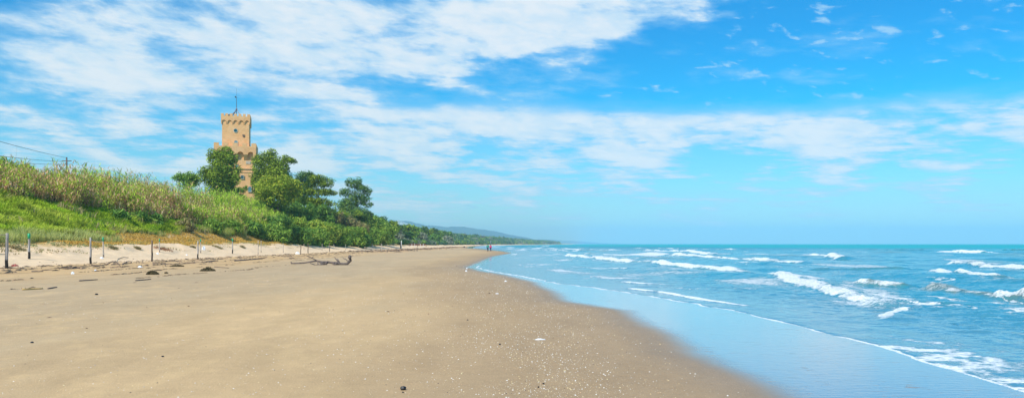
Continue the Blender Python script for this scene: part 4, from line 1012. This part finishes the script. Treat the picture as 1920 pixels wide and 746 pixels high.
stone(181, 552.5, 6, 3, M['black'], 'dark scrap on the upper sand right of the yellow cane')

# fine debris of the tide lines
Vs = []; Fs = []; nv = 0
def sticks_np(n, y0, y1, xf, spread, len_, wid, seed):
    global nv
    y_ = y0*(y1/y0)**RNG.random(n); x_ = xf(y_) + RNG.normal(size=n)*spread
    kp = fbm(y_/3.2, x_/2.5, 3, 500 + seed) > -.08; x_ = x_[kp]; y_ = y_[kp]; n = len(x_)
    a = np.pi/2 + RNG.normal(size=n)*.8; L = len_*(.3 + RNG.random(n)**2*1.6); W_ = wid*(.5 + RNG.random(n))
    z_ = ground_z(x_, y_); dx = np.cos(a)*L/2; dy = np.sin(a)*L/2
    # along the tide line the litter lies mostly across the view in short mats
    px_ = -np.sin(a)*W_/2; py_ = np.cos(a)*W_/2
    V = np.stack([np.stack([x_ - dx, y_ - dy, z_ + .004], 1), np.stack([x_ + px_, y_ + py_, z_ + .003], 1), np.stack([x_ + dx, y_ + dy, z_ + .006], 1), np.stack([x_ - px_, y_ - py_, z_ + .003], 1), np.stack([x_, y_, z_ + .012 + W_*.7], 1)], 1).reshape(-1, 3)
    b0 = (np.arange(n)*5)[:, None]
    f_ = np.concatenate([b0 + np.array([0, 1, 4]), b0 + np.array([1, 2, 4]), b0 + np.array([2, 3, 4]), b0 + np.array([3, 0, 4])], 1).reshape(-1, 3) + nv
    Vs.append(V); Fs.append(f_); nv += len(V)
wig = lambda s_: (lambda y_: s_[0] + s_[1]*y_ + 1.1*fbm(y_/9, y_*0, 3, int(abs(s_[2]))))
sticks_np(600, 40, 260, wig((-33.0, 0, 401)), .5, .7, .08, 1)
sticks_np(650, 40, 260, wig((-30.2, 0, 405)), .45, .7, .08, 2)
sticks_np(450, 40, 260, wig((-27.0, .0, 409)), .4, .7, .07, 3)
sticks_np(420, 38, 120, wig((-23.6, .0, 413)), .15, .4, .04, 4)
sticks_np(420, 34, 110, wig((-21.2, .0, 417)), .12, .35, .04, 5)
sticks_np(260, 28, 70, wig((-18.5, .03, 421)), .10, .3, .03, 6)
sticks_np(1300, 50, 240, lambda y_: -34.0 + 8*RNG.random(len(y_)), 1.2, .5, .07, 7)
sticks_np(1000, 150, 420, wig((-27.5, -.0, 425)), 2.4, 1.4, .3, 8)
sticks_np(120, 12, 60, lambda y_: -20 + 20*RNG.random(len(y_)), 1., .10, .02, 9)
V = np.concatenate(Vs); Fq = np.concatenate(Fs)
cD = np.repeat(A([.24, .16, .10])*(.4 + 1.1*RNG.random((len(V)//5, 1))), 5, axis=0)
mD = foliage_mat('debris', 0.)
tag(link('tide_debris', np_mesh('tide_debris', V, Fq, cD), mD), 'dark twigs and reed litter left in lines by the tide', 'debris', kind='stuff')
# shells
n = 21000
y_ = 7.2*(62/7.2)**(RNG.random(n)**1.05)
band = RNG.random(n)
xb = np.interp(y_, [8, 13, 24, 60], [.35, .35, .5, -1.5]); wb = np.interp(y_, [8, 13, 24, 60], [.55, .9, 1.6, 1.6])
x_ = np.where(band < .52, xb + RNG.normal(size=n)*wb, np.where(band < .74, -2 + RNG.normal(size=n)*2.2, -13 + 16*RNG.random(n)))
ok = (x_ < S0(y_) - .1) & (fbm(x_/.7, y_/1.4, 3, 431) > -.35 + .5*RNG.random(n) - .25); x_, y_ = x_[ok], y_[ok]; n = len(x_)
sz = (.0026 + .0085*RNG.random(n)**4)*(1 + y_/40); a = RNG.random(n)*6.28
z_ = ground_z(x_, y_); Vs = []
for k in range(5): 
    rr = sz*.85*(.75 + .5*RNG.random(n)); Vs.append(np.stack([x_ + rr*np.cos(a + k*1.2566), y_ + rr*1.1*np.sin(a + k*1.2566), z_ + .001], 1))
Vs.append(np.stack([x_ + sz*.2*(RNG.random(n) - .5), y_, z_ + .002 + sz*.55], 1))
V = np.stack(Vs, 1).reshape(-1, 3); b0 = (np.arange(n)*6)[:, None]
Fq = np.concatenate([b0 + np.array([k, (k+1) % 5, 5]) for k in range(5)], 1).reshape(-1, 3)
pal = A([[.78,.74,.66],[.85,.82,.76],[.70,.54,.30],[.74,.62,.36],[.58,.38,.22],[.10,.08,.07],[.42,.36,.32],[.62,.54,.45]])
cS = np.repeat(pal[RNG.choice(8, n, p=[.22,.16,.18,.14,.08,.07,.05,.10])], 6, axis=0)
tag(link('shell_scatter', np_mesh('shell_scatter', V, Fq, cS), mD), 'countless small white and yellow shells strewn over the wet sand', 'shells', kind='stuff')

# ------------------------------------------------------------------ red panels, far beach things
hp0 = hit(767, 462.0); 
t = empty('slatted_barrier', hp0); tag(t, 'row of red slatted fence panels with white and dark posts beyond the thick dark post', 'fence')
k = hp0.y / F; L = 32*k; H = up(hp0, 767, 456.6)
M['redwood'] = simple('red_painted_wood', (.50, .07, .07), .6, .3, 4)
for i in range(6):
    x0 = L*i/6 + .12; x1 = L*(i+1)/6 - .12; mb = MB()
    for j in range(7):
        xa = x0 + (x1 - x0)*j/7 + .03; mb.box(xa, xa + (x1 - x0)/7 - .12, -.04, .04, .15 + .06*((i*3+j) % 3), H*(.93 + .05*((i+j) % 2)))
    mb.box(x0, x1, .045, .09, H*.35, H*.45); mb.box(x0, x1, .045, .09, H*.72, H*.82); mb.build('slat_panel', M['redwood'], t)
for i in range(7):
    mb = MB(); xc = L*i/6; mb.tube([(xc, 0, -.2), (xc, 0, H*1.02)], .09, 6); mb.build('post', M['whitepaint'] if i % 3 else M['darkwood'], t)
# far seaside structures
def far_box(name, px, pyt, pyb, wpx, Yd, mat, label, cat, group=None, roof=False):
    X0 = at_w(px, Yd); g = float(ground_z(X0, Yd)); w = wpx*Yd/F; h = max(CH + (HY - pyt)*Yd/F - g, 1.5)
    t = empty(name, (X0, Yd, g)); tag(t, label, cat, group)
    mb = MB(); mb.box(-w/2, w/2, -w*.3, w*.3, -.5, h*.72); mb.build('wall', mat, t)
    mb = MB(); mb.prism([(-w*.56, h*.72), (w*.56, h*.72), (0, h)], -w*.34, w*.34); mb.build('roof', mat, t)
    mb = MB(); mb.box(-w*.3, -w*.12, -w*.3 - .05, -w*.3 - .003, h*.3, h*.6); mb.box(w*.12, w*.3, -w*.3 - .05, -w*.3 - .003, h*.3, h*.6); mb.build('window', M['glassteal'], t)
far_box('beach_hut', 897.5, 454.5, 459, 3.2, 1000, M['whitepaint'], 'white tent shaped beach hut left of the walkers, far away', 'hut', 'far beach huts')
far_box('beach_hut', 904, 455, 459, 2.4, 1050, M['whitepaint'], 'small white beach hut between the tent shaped one and the walkers', 'hut', 'far beach huts')
far_box('beach_hut', 947, 455, 458.5, 5.5, 1500, M['whitepaint'], 'wide white beach building right of the walkers by the far wood', 'hut', 'far beach huts')
far_box('beach_hut', 963, 456, 458.5, 8, 1900, M['stone'], 'long pale beach building farthest right along the shore', 'hut', 'far beach huts')
for i, (px, pt) in enumerate(((908.5, 450), (912.3, 453), (920, 451.5))):
    X0 = at_w(px, 1000); g = float(ground_z(X0, 1000)); H = CH + (HY - pt)*1000/F - g
    mb = MB(); mb.tube([(0, 0, 0), (0, 0, H)], [.26, .18], 6)
    tag(mb.build('flag_pole', M['whitepaint'], None, True, (X0, 1000, g)), ['tall white pole left above the walkers', 'short white pole in the middle above the green walker', 'white pole above the pink walker'][i] + ', far away', 'pole', 'far white poles')
# village on the hill
VY = 5500.
V_ = [(731,415.5,3,3),(741,414.5,4.5,4),(747,413,5,6),(752,415.2,4,4),(757,416.5,5,4),(762,418,5,4),(767,420,4.5,4),(930,451.5,3,2),(941,452,5,2),(735,416.5,2.4,3)]
def hill_z(px): return 0
for i, (px, pt, w, h) in enumerate(V_):
    X0 = at_w(px, VY); zt_ = CH + (HY - pt)*VY/F; ww = w*VY/F; h_ = h*VY/F
    t = empty('village_house', (X0, VY, zt_ - h_))
    tag(t, ('pale house of the hilltop village above the wood, %s from the left' % NUM[min(i, 6)]) if i < 7 else ['small white building low on the blue hills above the walkers', 'wide white building low on the blue hills right of the walkers', 'tiny white house tucked low in the hilltop village'][i-7], 'house', 'far houses on the hills')
    mb = MB(); mb.box(-ww/2, ww/2, -ww/2, ww/2, -8, h_*.75); mb.build('wall', M['whitepaint'] if i != 2 else M['stone'], t)
    mb = MB(); mb.prism([(-ww*.54, h_*.75), (ww*.54, h_*.75), (0, h_)], -ww*.54, ww*.54); mb.build('roof', M['stone'] if i % 2 else M['brick2'], t)
    mb = MB()
    for j in range(3): mb.box(ww*(-.35 + .27*j), ww*(-.22 + .27*j), -ww/2 - .1, -ww/2 - .01, h_*.3, h_*.55)
    mb.build('window', M['glassteal'], t)

# ------------------------------------------------------------------ people
def skin(name, verts, edges, radii, mat, parent, root=0, sub=2):
    me = bpy.data.meshes.new(name); me.from_pydata([tuple(v) for v in verts], edges, []); me.update()
    o = bpy.data.objects.new(name, me); COL.objects.link(o)
    o.modifiers.new('Skin', 'SKIN')
    for i, r_ in enumerate(radii):
        sv = me.skin_vertices[0].data[i]; sv.radius = r_ if isinstance(r_, tuple) else (r_, r_); sv.use_root = (i == root)
    ss = o.modifiers.new('Sub', 'SUBSURF'); ss.levels = sub; ss.render_levels = sub
    dg = bpy.context.evaluated_depsgraph_get(); dg.update()
    m2 = bpy.data.meshes.new_from_object(o.evaluated_get(dg)); o.modifiers.clear(); o.data = m2; bpy.data.meshes.remove(me)
    m2.name = name; m2.materials.clear(); m2.materials.append(mat); m2.polygons.foreach_set('use_smooth', np.full(len(m2.polygons), True))
    o.parent = parent
    return o
M['skin'] = simple('skin', (.55, .34, .24), .6, .1, 8)
M['hairbrown'] = simple('hair', (.05, .03, .02), .7, .3, 20)
def person(loc, H, jacket, trousers, shoes, label, step, woman=False):
    s_ = H/1.75; t = empty('person', loc, .05 if woman else -.04); sh = .17 if woman else .20
    J = dict(pel=(0,0,.95), wai=(0,0,1.10), che=(0,.02,1.30), nck=(0,.02,1.47), nk2=(0,.03,1.55), hd=(0,.03,1.62), hd2=(0,.03,1.70),
             sL=(-sh,.02,1.41), eL=(-sh-.07,.0,1.14), wL=(-sh-.04,.10,.92), hL=(-sh-.03,.14,.84), sR=(sh,.02,1.41), eR=(sh+.07,-.03,1.14), wR=(sh+.05,.04,.90), hR=(sh+.04,.07,.82),
             hpL=(-.09,0,.90), kL=(-.10,.06*step+.04,.50), aL=(-.10,.16*step-.05,.10), tL=(-.11,.16*step+.10,.035), hpR=(.09,0,.90), kR=(.10,-.02*step+.03,.50), aR=(.10,-.20*step,.10), tR=(.11,-.20*step+.14,.035))
    names = list(J); P = [Vector(J[k])*s_ for k in names]; ix = {k: i for i, k in enumerate(names)}
    E = [('pel','wai'),('wai','che'),('che','nck'),('nck','nk2'),('nk2','hd'),('hd','hd2'),('nck','sL'),('sL','eL'),('eL','wL'),('wL','hL'),('nck','sR'),('sR','eR'),('eR','wR'),('wR','hR'),('pel','hpL'),('hpL','kL'),('kL','aL'),('aL','tL'),('pel','hpR'),('hpR','kR'),('kR','aR'),('aR','tR')]
    R_ = dict(pel=(.14,.11), wai=(.13,.10), che=(.16,.11), nck=.07, nk2=.052, hd=(.078,.095), hd2=(.066,.08), sL=.065, eL=.045, wL=.03, hL=.035, sR=.065, eR=.045, wR=.03, hR=.035, hpL=.085, kL=.055, aL=.04, tL=.035, hpR=.085, kR=.055, aR=.04, tR=.035)
    rr = [tuple(v*s_ for v in R_[k]) if isinstance(R_[k], tuple) else R_[k]*s_ for k in names]
    skin('body', P, [(ix[a], ix[b_]) for a, b_ in E], rr, M['skin'], t, ix['pel'])
    # face: nose and ears as small swellings of the head, hands get fingers
    mb = MB()
    for sx, hk in ((-1, 'hL'), (1, 'hR')):
        h0 = Vector(J[hk])*s_
        for f_ in range(4): mb.tube([h0 + Vector((0, (-.024 + .016*f_)*s_, -.02*s_)), h0 + Vector((-.006*sx, (-.026 + .018*f_)*s_, -.065*s_)), h0 + Vector((-.016*sx, (-.026 + .018*f_ + .006)*s_, -(.095 + .008*(f_ in (1, 2)))*s_))], [.010*s_, .009*s_, .007*s_], 6)
        mb.tube([h0 + Vector((0, .03*s_, 0)), h0 + Vector((-.01*sx, .055*s_, -.03*s_)), h0 + Vector((-.015*sx, .058*s_, -.055*s_))], [.012*s_, .011*s_, .008*s_], 6)
    mb.build('fingers', M['skin'], t, True)
    mb = MB(); hd = Vector(J['hd'])*s_
    mb.tube([hd + Vector((0, .085*s_, .03*s_)), hd + Vector((0, .118*s_, -.005*s_))], [.010*s_, .016*s_], 6); mb.build('nose', M['skin'], t, True)
    g = 1.25
    jn = ['pel','wai','che','nck','sL','eL','wL','sR','eR','wR']; jx = {k: i for i, k in enumerate(jn)}
    JR = dict(pel=(.185,.15), wai=(.17,.14), che=(.20,.15), nck=.10, sL=.09, eL=.068, wL=.055, sR=.09, eR=.068, wR=.055)
    jp = [Vector(J[k])*s_ - (Vector((0, 0, .06))*s_ if k == 'pel' else Vector((0,0,0))) for k in jn]
    skin('jacket', jp, [(jx[a], jx[b_]) for a, b_ in (('pel','wai'),('wai','che'),('che','nck'),('nck','sL'),('sL','eL'),('eL','wL'),('nck','sR'),('sR','eR'),('eR','wR'))], [tuple(v*s_ for v in JR[k]) if isinstance(JR[k], tuple) else JR[k]*s_ for k in jn], jacket, t, 0)
    tn = ['pel','hpL','kL','aL','hpR','kR','aR']; tx = {k: i for i, k in enumerate(tn)}
    TR = dict(pel=(.165,.13), hpL=.11, kL=.078, aL=.062, hpR=.11, kR=.078, aR=.062)
    skin('trousers', [Vector(J[k])*s_ for k in tn], [(tx[a], tx[b_]) for a, b_ in (('pel','hpL'),('hpL','kL'),('kL','aL'),('pel','hpR'),('hpR','kR'),('kR','aR'))], [tuple(v*s_ for v in TR[k]) if isinstance(TR[k], tuple) else TR[k]*s_ for k in tn], trousers, t, 0)
    for k in 'LR':
        a_ = Vector(J['a'+k])*s_; b_ = Vector(J['t'+k])*s_
        skin('shoe', [a_ + Vector((0, -.03, -.045))*s_, (a_ + b_)/2 + Vector((0, 0, -.02))*s_, b_ + Vector((0, .03, .015))*s_], [(0, 1), (1, 2)], [.058*s_, .055*s_, .05*s_], shoes, t, 0, 1)
    hr = [hd + Vector((0, -.02, -.02))*s_, hd + Vector((0, -.022, .06))*s_, hd + Vector((0, -.012, .10))*s_] + ([hd + Vector((0, -.05, -.12))*s_] if woman else [])
    skin('hair', hr, [(0, 1), (1, 2)] + ([(0, 3)] if woman else []), [(.092*s_, .098*s_), (.092*s_, .10*s_), (.07*s_, .075*s_)] + ([.05*s_] if woman else []), M['hairbrown'], t, 1)
    tag(t, label, 'person', 'two walkers on the beach')
    return t
M['jgreen'] = simple('green_jacket', (.02, .36, .26), .7, .3, 6); M['jpink'] = simple('pink_jacket', (.75, .06, .22), .7, .3, 6)
M['navy'] = simple('navy_cloth', (.02, .035, .09), .8, .3, 6); M['plum'] = simple('plum_cloth', (.05, .02, .10), .8, .3, 6)
pA = hit(914.6, 471.3); pB = hit(919.9, 471.3)
person(pA, up(pA, 914, 457.5), M['jgreen'], M['navy'], M['darkwood'], 'person in a green jacket and dark blue trousers walking away, left of the pair', 1)
person(pB + Vector((0, -.3, 0)), up(pB, 914, 458.3), M['jpink'], M['plum'], M['whitepaint'], 'person in a pink jacket, dark trousers and white shoes walking away, right of the pair', -1, True)

# ------------------------------------------------------------------ haze
HAZE = 0.00017
mb = MB(); mb.box(-9000, 9000, -420, 13500, -4.5, 260)
m = bpy.data.materials.new('haze_air'); m.use_nodes = True; nt = m.node_tree; nt.nodes.clear()
vo = nd(nt, 'ShaderNodeVolumePrincipled'); vo.inputs['Color'].default_value = (.46, .78, 1.0, 1); vo.inputs['Density'].default_value = HAZE; vo.inputs['Anisotropy'].default_value = .0
out = nd(nt, 'ShaderNodeOutputMaterial'); nt.links.new(vo.outputs[0], out.inputs['Volume'])
tag(mb.build('haze', m), 'thin blue sea haze between the camera and the far coast', 'haze', kind='stuff')

# ------------------------------------------------------------------ sky and sun
SUN_EL = math.radians(47); SUN_AZ = math.radians(215)      # compass direction the light comes from, clockwise from +Y
w = bpy.data.worlds.new('World'); scene.world = w; w.use_nodes = True; nt = w.node_tree; bg = nt.nodes['Background']
sky = nd(nt, 'ShaderNodeTexSky', sky_type='NISHITA'); sky.sun_disc = False; sky.sun_elevation = SUN_EL; sky.sun_rotation = SUN_AZ
sky.air_density = 1.0; sky.dust_density = .3; sky.ozone_density = 2.0
hs = nd(nt, 'ShaderNodeHueSaturation'); nt.links.new(sky.outputs[0], hs.inputs['Color']); hs.inputs['Saturation'].default_value = 1.65; hs.inputs['Value'].default_value = 1.12; hs.inputs['Hue'].default_value = .485
tg = nd(nt, 'ShaderNodeTexCoord').outputs['Generated']
sp_ = nd(nt, 'ShaderNodeSeparateXYZ'); nt.links.new(tg, sp_.inputs[0]); dx_, dy_, dz_ = sp_.outputs
az = mathn(nt, 'ARCTAN2', dx_, dy_); el = mathn(nt, 'ARCSINE', dz_)
zc = mathn(nt, 'ADD', mathn(nt, 'MAXIMUM', dz_, 0.0), .045)
cb = nd(nt, 'ShaderNodeCombineXYZ'); nt.links.new(mathn(nt, 'DIVIDE', dx_, zc), cb.inputs[0]); nt.links.new(mathn(nt, 'DIVIDE', dy_, zc), cb.inputs[1])
pv = cb.outputs[0]
def lin(a0, a1, b0): # b0 + a0*az + a1*el
    return mathn(nt, 'ADD', mathn(nt, 'ADD', mathn(nt, 'MULTIPLY', az, a0), mathn(nt, 'MULTIPLY', el, a1)), b0)
nbig = noise_n(nt, .9, 6, .58, pv, .5)
cb2 = nd(nt, 'ShaderNodeCombineXYZ'); nt.links.new(mathn(nt, 'MULTIPLY', az, 7.5), cb2.inputs[0]); nt.links.new(mathn(nt, 'MULTIPLY', mathn(nt, 'ADD', el, mathn(nt, 'MULTIPLY', az, .12)), 21.), cb2.inputs[1])
npf = noise_n(nt, 1.25, 8, .60, cb2.outputs[0], .15)
npf2 = noise_n(nt, 4.2, 6, .60, cb2.outputs[0], .3)
nsm = mathn(nt, 'ADD', mathn(nt, 'MULTIPLY', noise_n(nt, 3.2, 7, .62, pv, .35), .35), mathn(nt, 'MULTIPLY', npf, .65))
mpw = nd(nt, 'ShaderNodeMapping'); mpw.inputs['Scale'].default_value = (.5, 2.6, 1); mpw.inputs['Rotation'].default_value = (0, 0, .35); nt.links.new(pv, mpw.inputs[0])
nstr = noise_n(nt, .9, 6, .65, mpw.outputs[0], .3)
jit = mathn(nt, 'MULTIPLY', mathn(nt, 'SUBTRACT', mathn(nt, 'ADD', mathn(nt, 'MULTIPLY', nbig, .5), mathn(nt, 'MULTIPLY', nsm, .5)), .5), .16)
elj = mathn(nt, 'ADD', el, jit)
# open blue wedge: upper limit rises to the right, lower limit nearly level
upper = mathn(nt, 'ADD', mathn(nt, 'MULTIPLY', az, .20), .228)
lower = mathn(nt, 'ADD', mathn(nt, 'MULTIPLY', az, -.01), .162)
h1 = smooth_n(nt, mathn(nt, 'SUBTRACT', upper, elj), -.012, .022)
h2 = smooth_n(nt, mathn(nt, 'SUBTRACT', elj, lower), -.012, .018)
h3 = smooth_n(nt, az, -.26, -.10)
hole = mathn(nt, 'MULTIPLY', mathn(nt, 'MULTIPLY', h1, h2), h3)
def blob(a0, e0, ra, re):
    d1 = mathn(nt, 'DIVIDE', mathn(nt, 'SUBTRACT', az, a0), ra); d2 = mathn(nt, 'DIVIDE', mathn(nt, 'SUBTRACT', el, e0), re)
    q_ = mathn(nt, 'ADD', mathn(nt, 'MULTIPLY', d1, d1), mathn(nt, 'MULTIPLY', d2, d2))
    return mathn(nt, 'EXPONENT', mathn(nt, 'MULTIPLY', q_, -1.))
def addm(*a):
    r_ = a[0]
    for v in a[1:]: r_ = mathn(nt, 'ADD', r_, v)
    return r_
mul = lambda a, k_: mathn(nt, 'MULTIPLY', a, k_)
# coverage: how much cloud there is in each direction
cov = addm(mul(blob(-.16, .25, .30, .085), .30), mul(blob(-.40, .14, .30, .10), .20), mul(blob(-.1, .08, .35, .05), .16), mul(blob(.0, .205, .15, .022), .20), mul(blob(.10, .275, .14, .05), .35), mul(blob(-.02, .155, .14, .028), .34), mul(blob(.16, .135, .20, .03), .25),
           mul(blob(.42, .12, .28, .04), .22), mul(blob(-.45, .24, .14, .06), .12), mul(hole, -.44), mul(blob(-.55, .26, .07, .025), -.35), mul(blob(-.40, .165, .10, .03), -.12))
dens = addm(mul(nbig, 1.3), mul(nsm, 2.7), mul(nstr, .3), cov, -1.46)
thick = smooth_n(nt, dens, .64, 1.20)
thin_ = smooth_n(nt, dens, .30, 1.0)
inhole = smooth_n(nt, addm(mul(npf2, .8), mul(npf, .5), mul(nbig, .15)), .78, .92)      # small separate puffs in the gap
veil0 = mathn(nt, 'MULTIPLY', smooth_n(nt, el, .30, .02), .35)
low = smooth_n(nt, addm(mul(npf2, .55), mul(npf, .45), mul(blob(-.07, .055, .16, .035), .12)), .52, .72)
lowm = mathn(nt, 'MULTIPLY', low, mathn(nt, 'MULTIPLY', smooth_n(nt, el, .17, .09), .80))
amt = mathn(nt, 'ADD', mul(thin_, .55), mul(thick, .45))
amt = mathn(nt, 'MAXIMUM', amt, mathn(nt, 'MULTIPLY', mathn(nt, 'MULTIPLY', inhole, hole), .75))
amt = mathn(nt, 'MAXIMUM', amt, lowm)
amt = mathn(nt, 'MAXIMUM', amt, mathn(nt, 'MULTIPLY', smooth_n(nt, elj, .175, .10), .33))
amt = mathn(nt, 'MULTIPLY', amt, smooth_n(nt, el, -.01, .06, .35, 1.0))
amt = mathn(nt, 'MINIMUM', amt, .93)
CW = 7.4
ccb = mixc(nt, smooth_n(nt, addm(mul(npf2, .5), mul(npf, .5)), .38, .62), (CW*.74, CW*.92, CW*1.05), (CW*.98, CW*1.03, CW*1.06))
ccol = mixc(nt, thick, (CW*.46, CW*.78, CW*1.06), ccb)
tint = mixc(nt, smooth_n(nt, el, .02, .16), (.62, .96, 1.06), (.02, .93, 1.14))
skyc = mixc(nt, amt, mixc(nt, 1., hs.outputs[0], tint, 'MULTIPLY'), ccol)
nt.links.new(skyc, bg.inputs['Color']); bg.inputs['Strength'].default_value = .1
sl = bpy.data.lights.new('sun', 'SUN'); sl.energy = 3.9; sl.angle = math.radians(.6); sl.color = (1, .94, .82)
so = bpy.data.objects.new('sun', sl); COL.objects.link(so)
dirv = Vector((math.sin(SUN_AZ)*math.cos(SUN_EL), math.cos(SUN_AZ)*math.cos(SUN_EL), math.sin(SUN_EL)))
so.rotation_euler = dirv.to_track_quat('Z', 'Y').to_euler(); so.location = dirv*200

# ------------------------------------------------------------------ camera
cam = bpy.data.cameras.new('camera'); co = bpy.data.objects.new('camera', cam); COL.objects.link(co); scene.camera = co
co.location = (0, 0, CH); co.rotation_euler = (math.radians(90), 0, 0)
cam.sensor_width = 36; cam.lens = 36*F/1920; cam.shift_y = (HY - 373)/1920; cam.clip_end = 40000; cam.clip_start = .1
scene.view_settings.view_transform = 'Standard'; scene.view_settings.look = 'None'; scene.view_settings.gamma = 1; scene.view_settings.exposure = .3
scene.view_settings.use_curve_mapping = False
scene.render.engine = 'CYCLES'; scene.cycles.volume_bounces = 2; scene.cycles.max_bounces = 6
scene.render.resolution_x = 1024; scene.render.resolution_y = 397
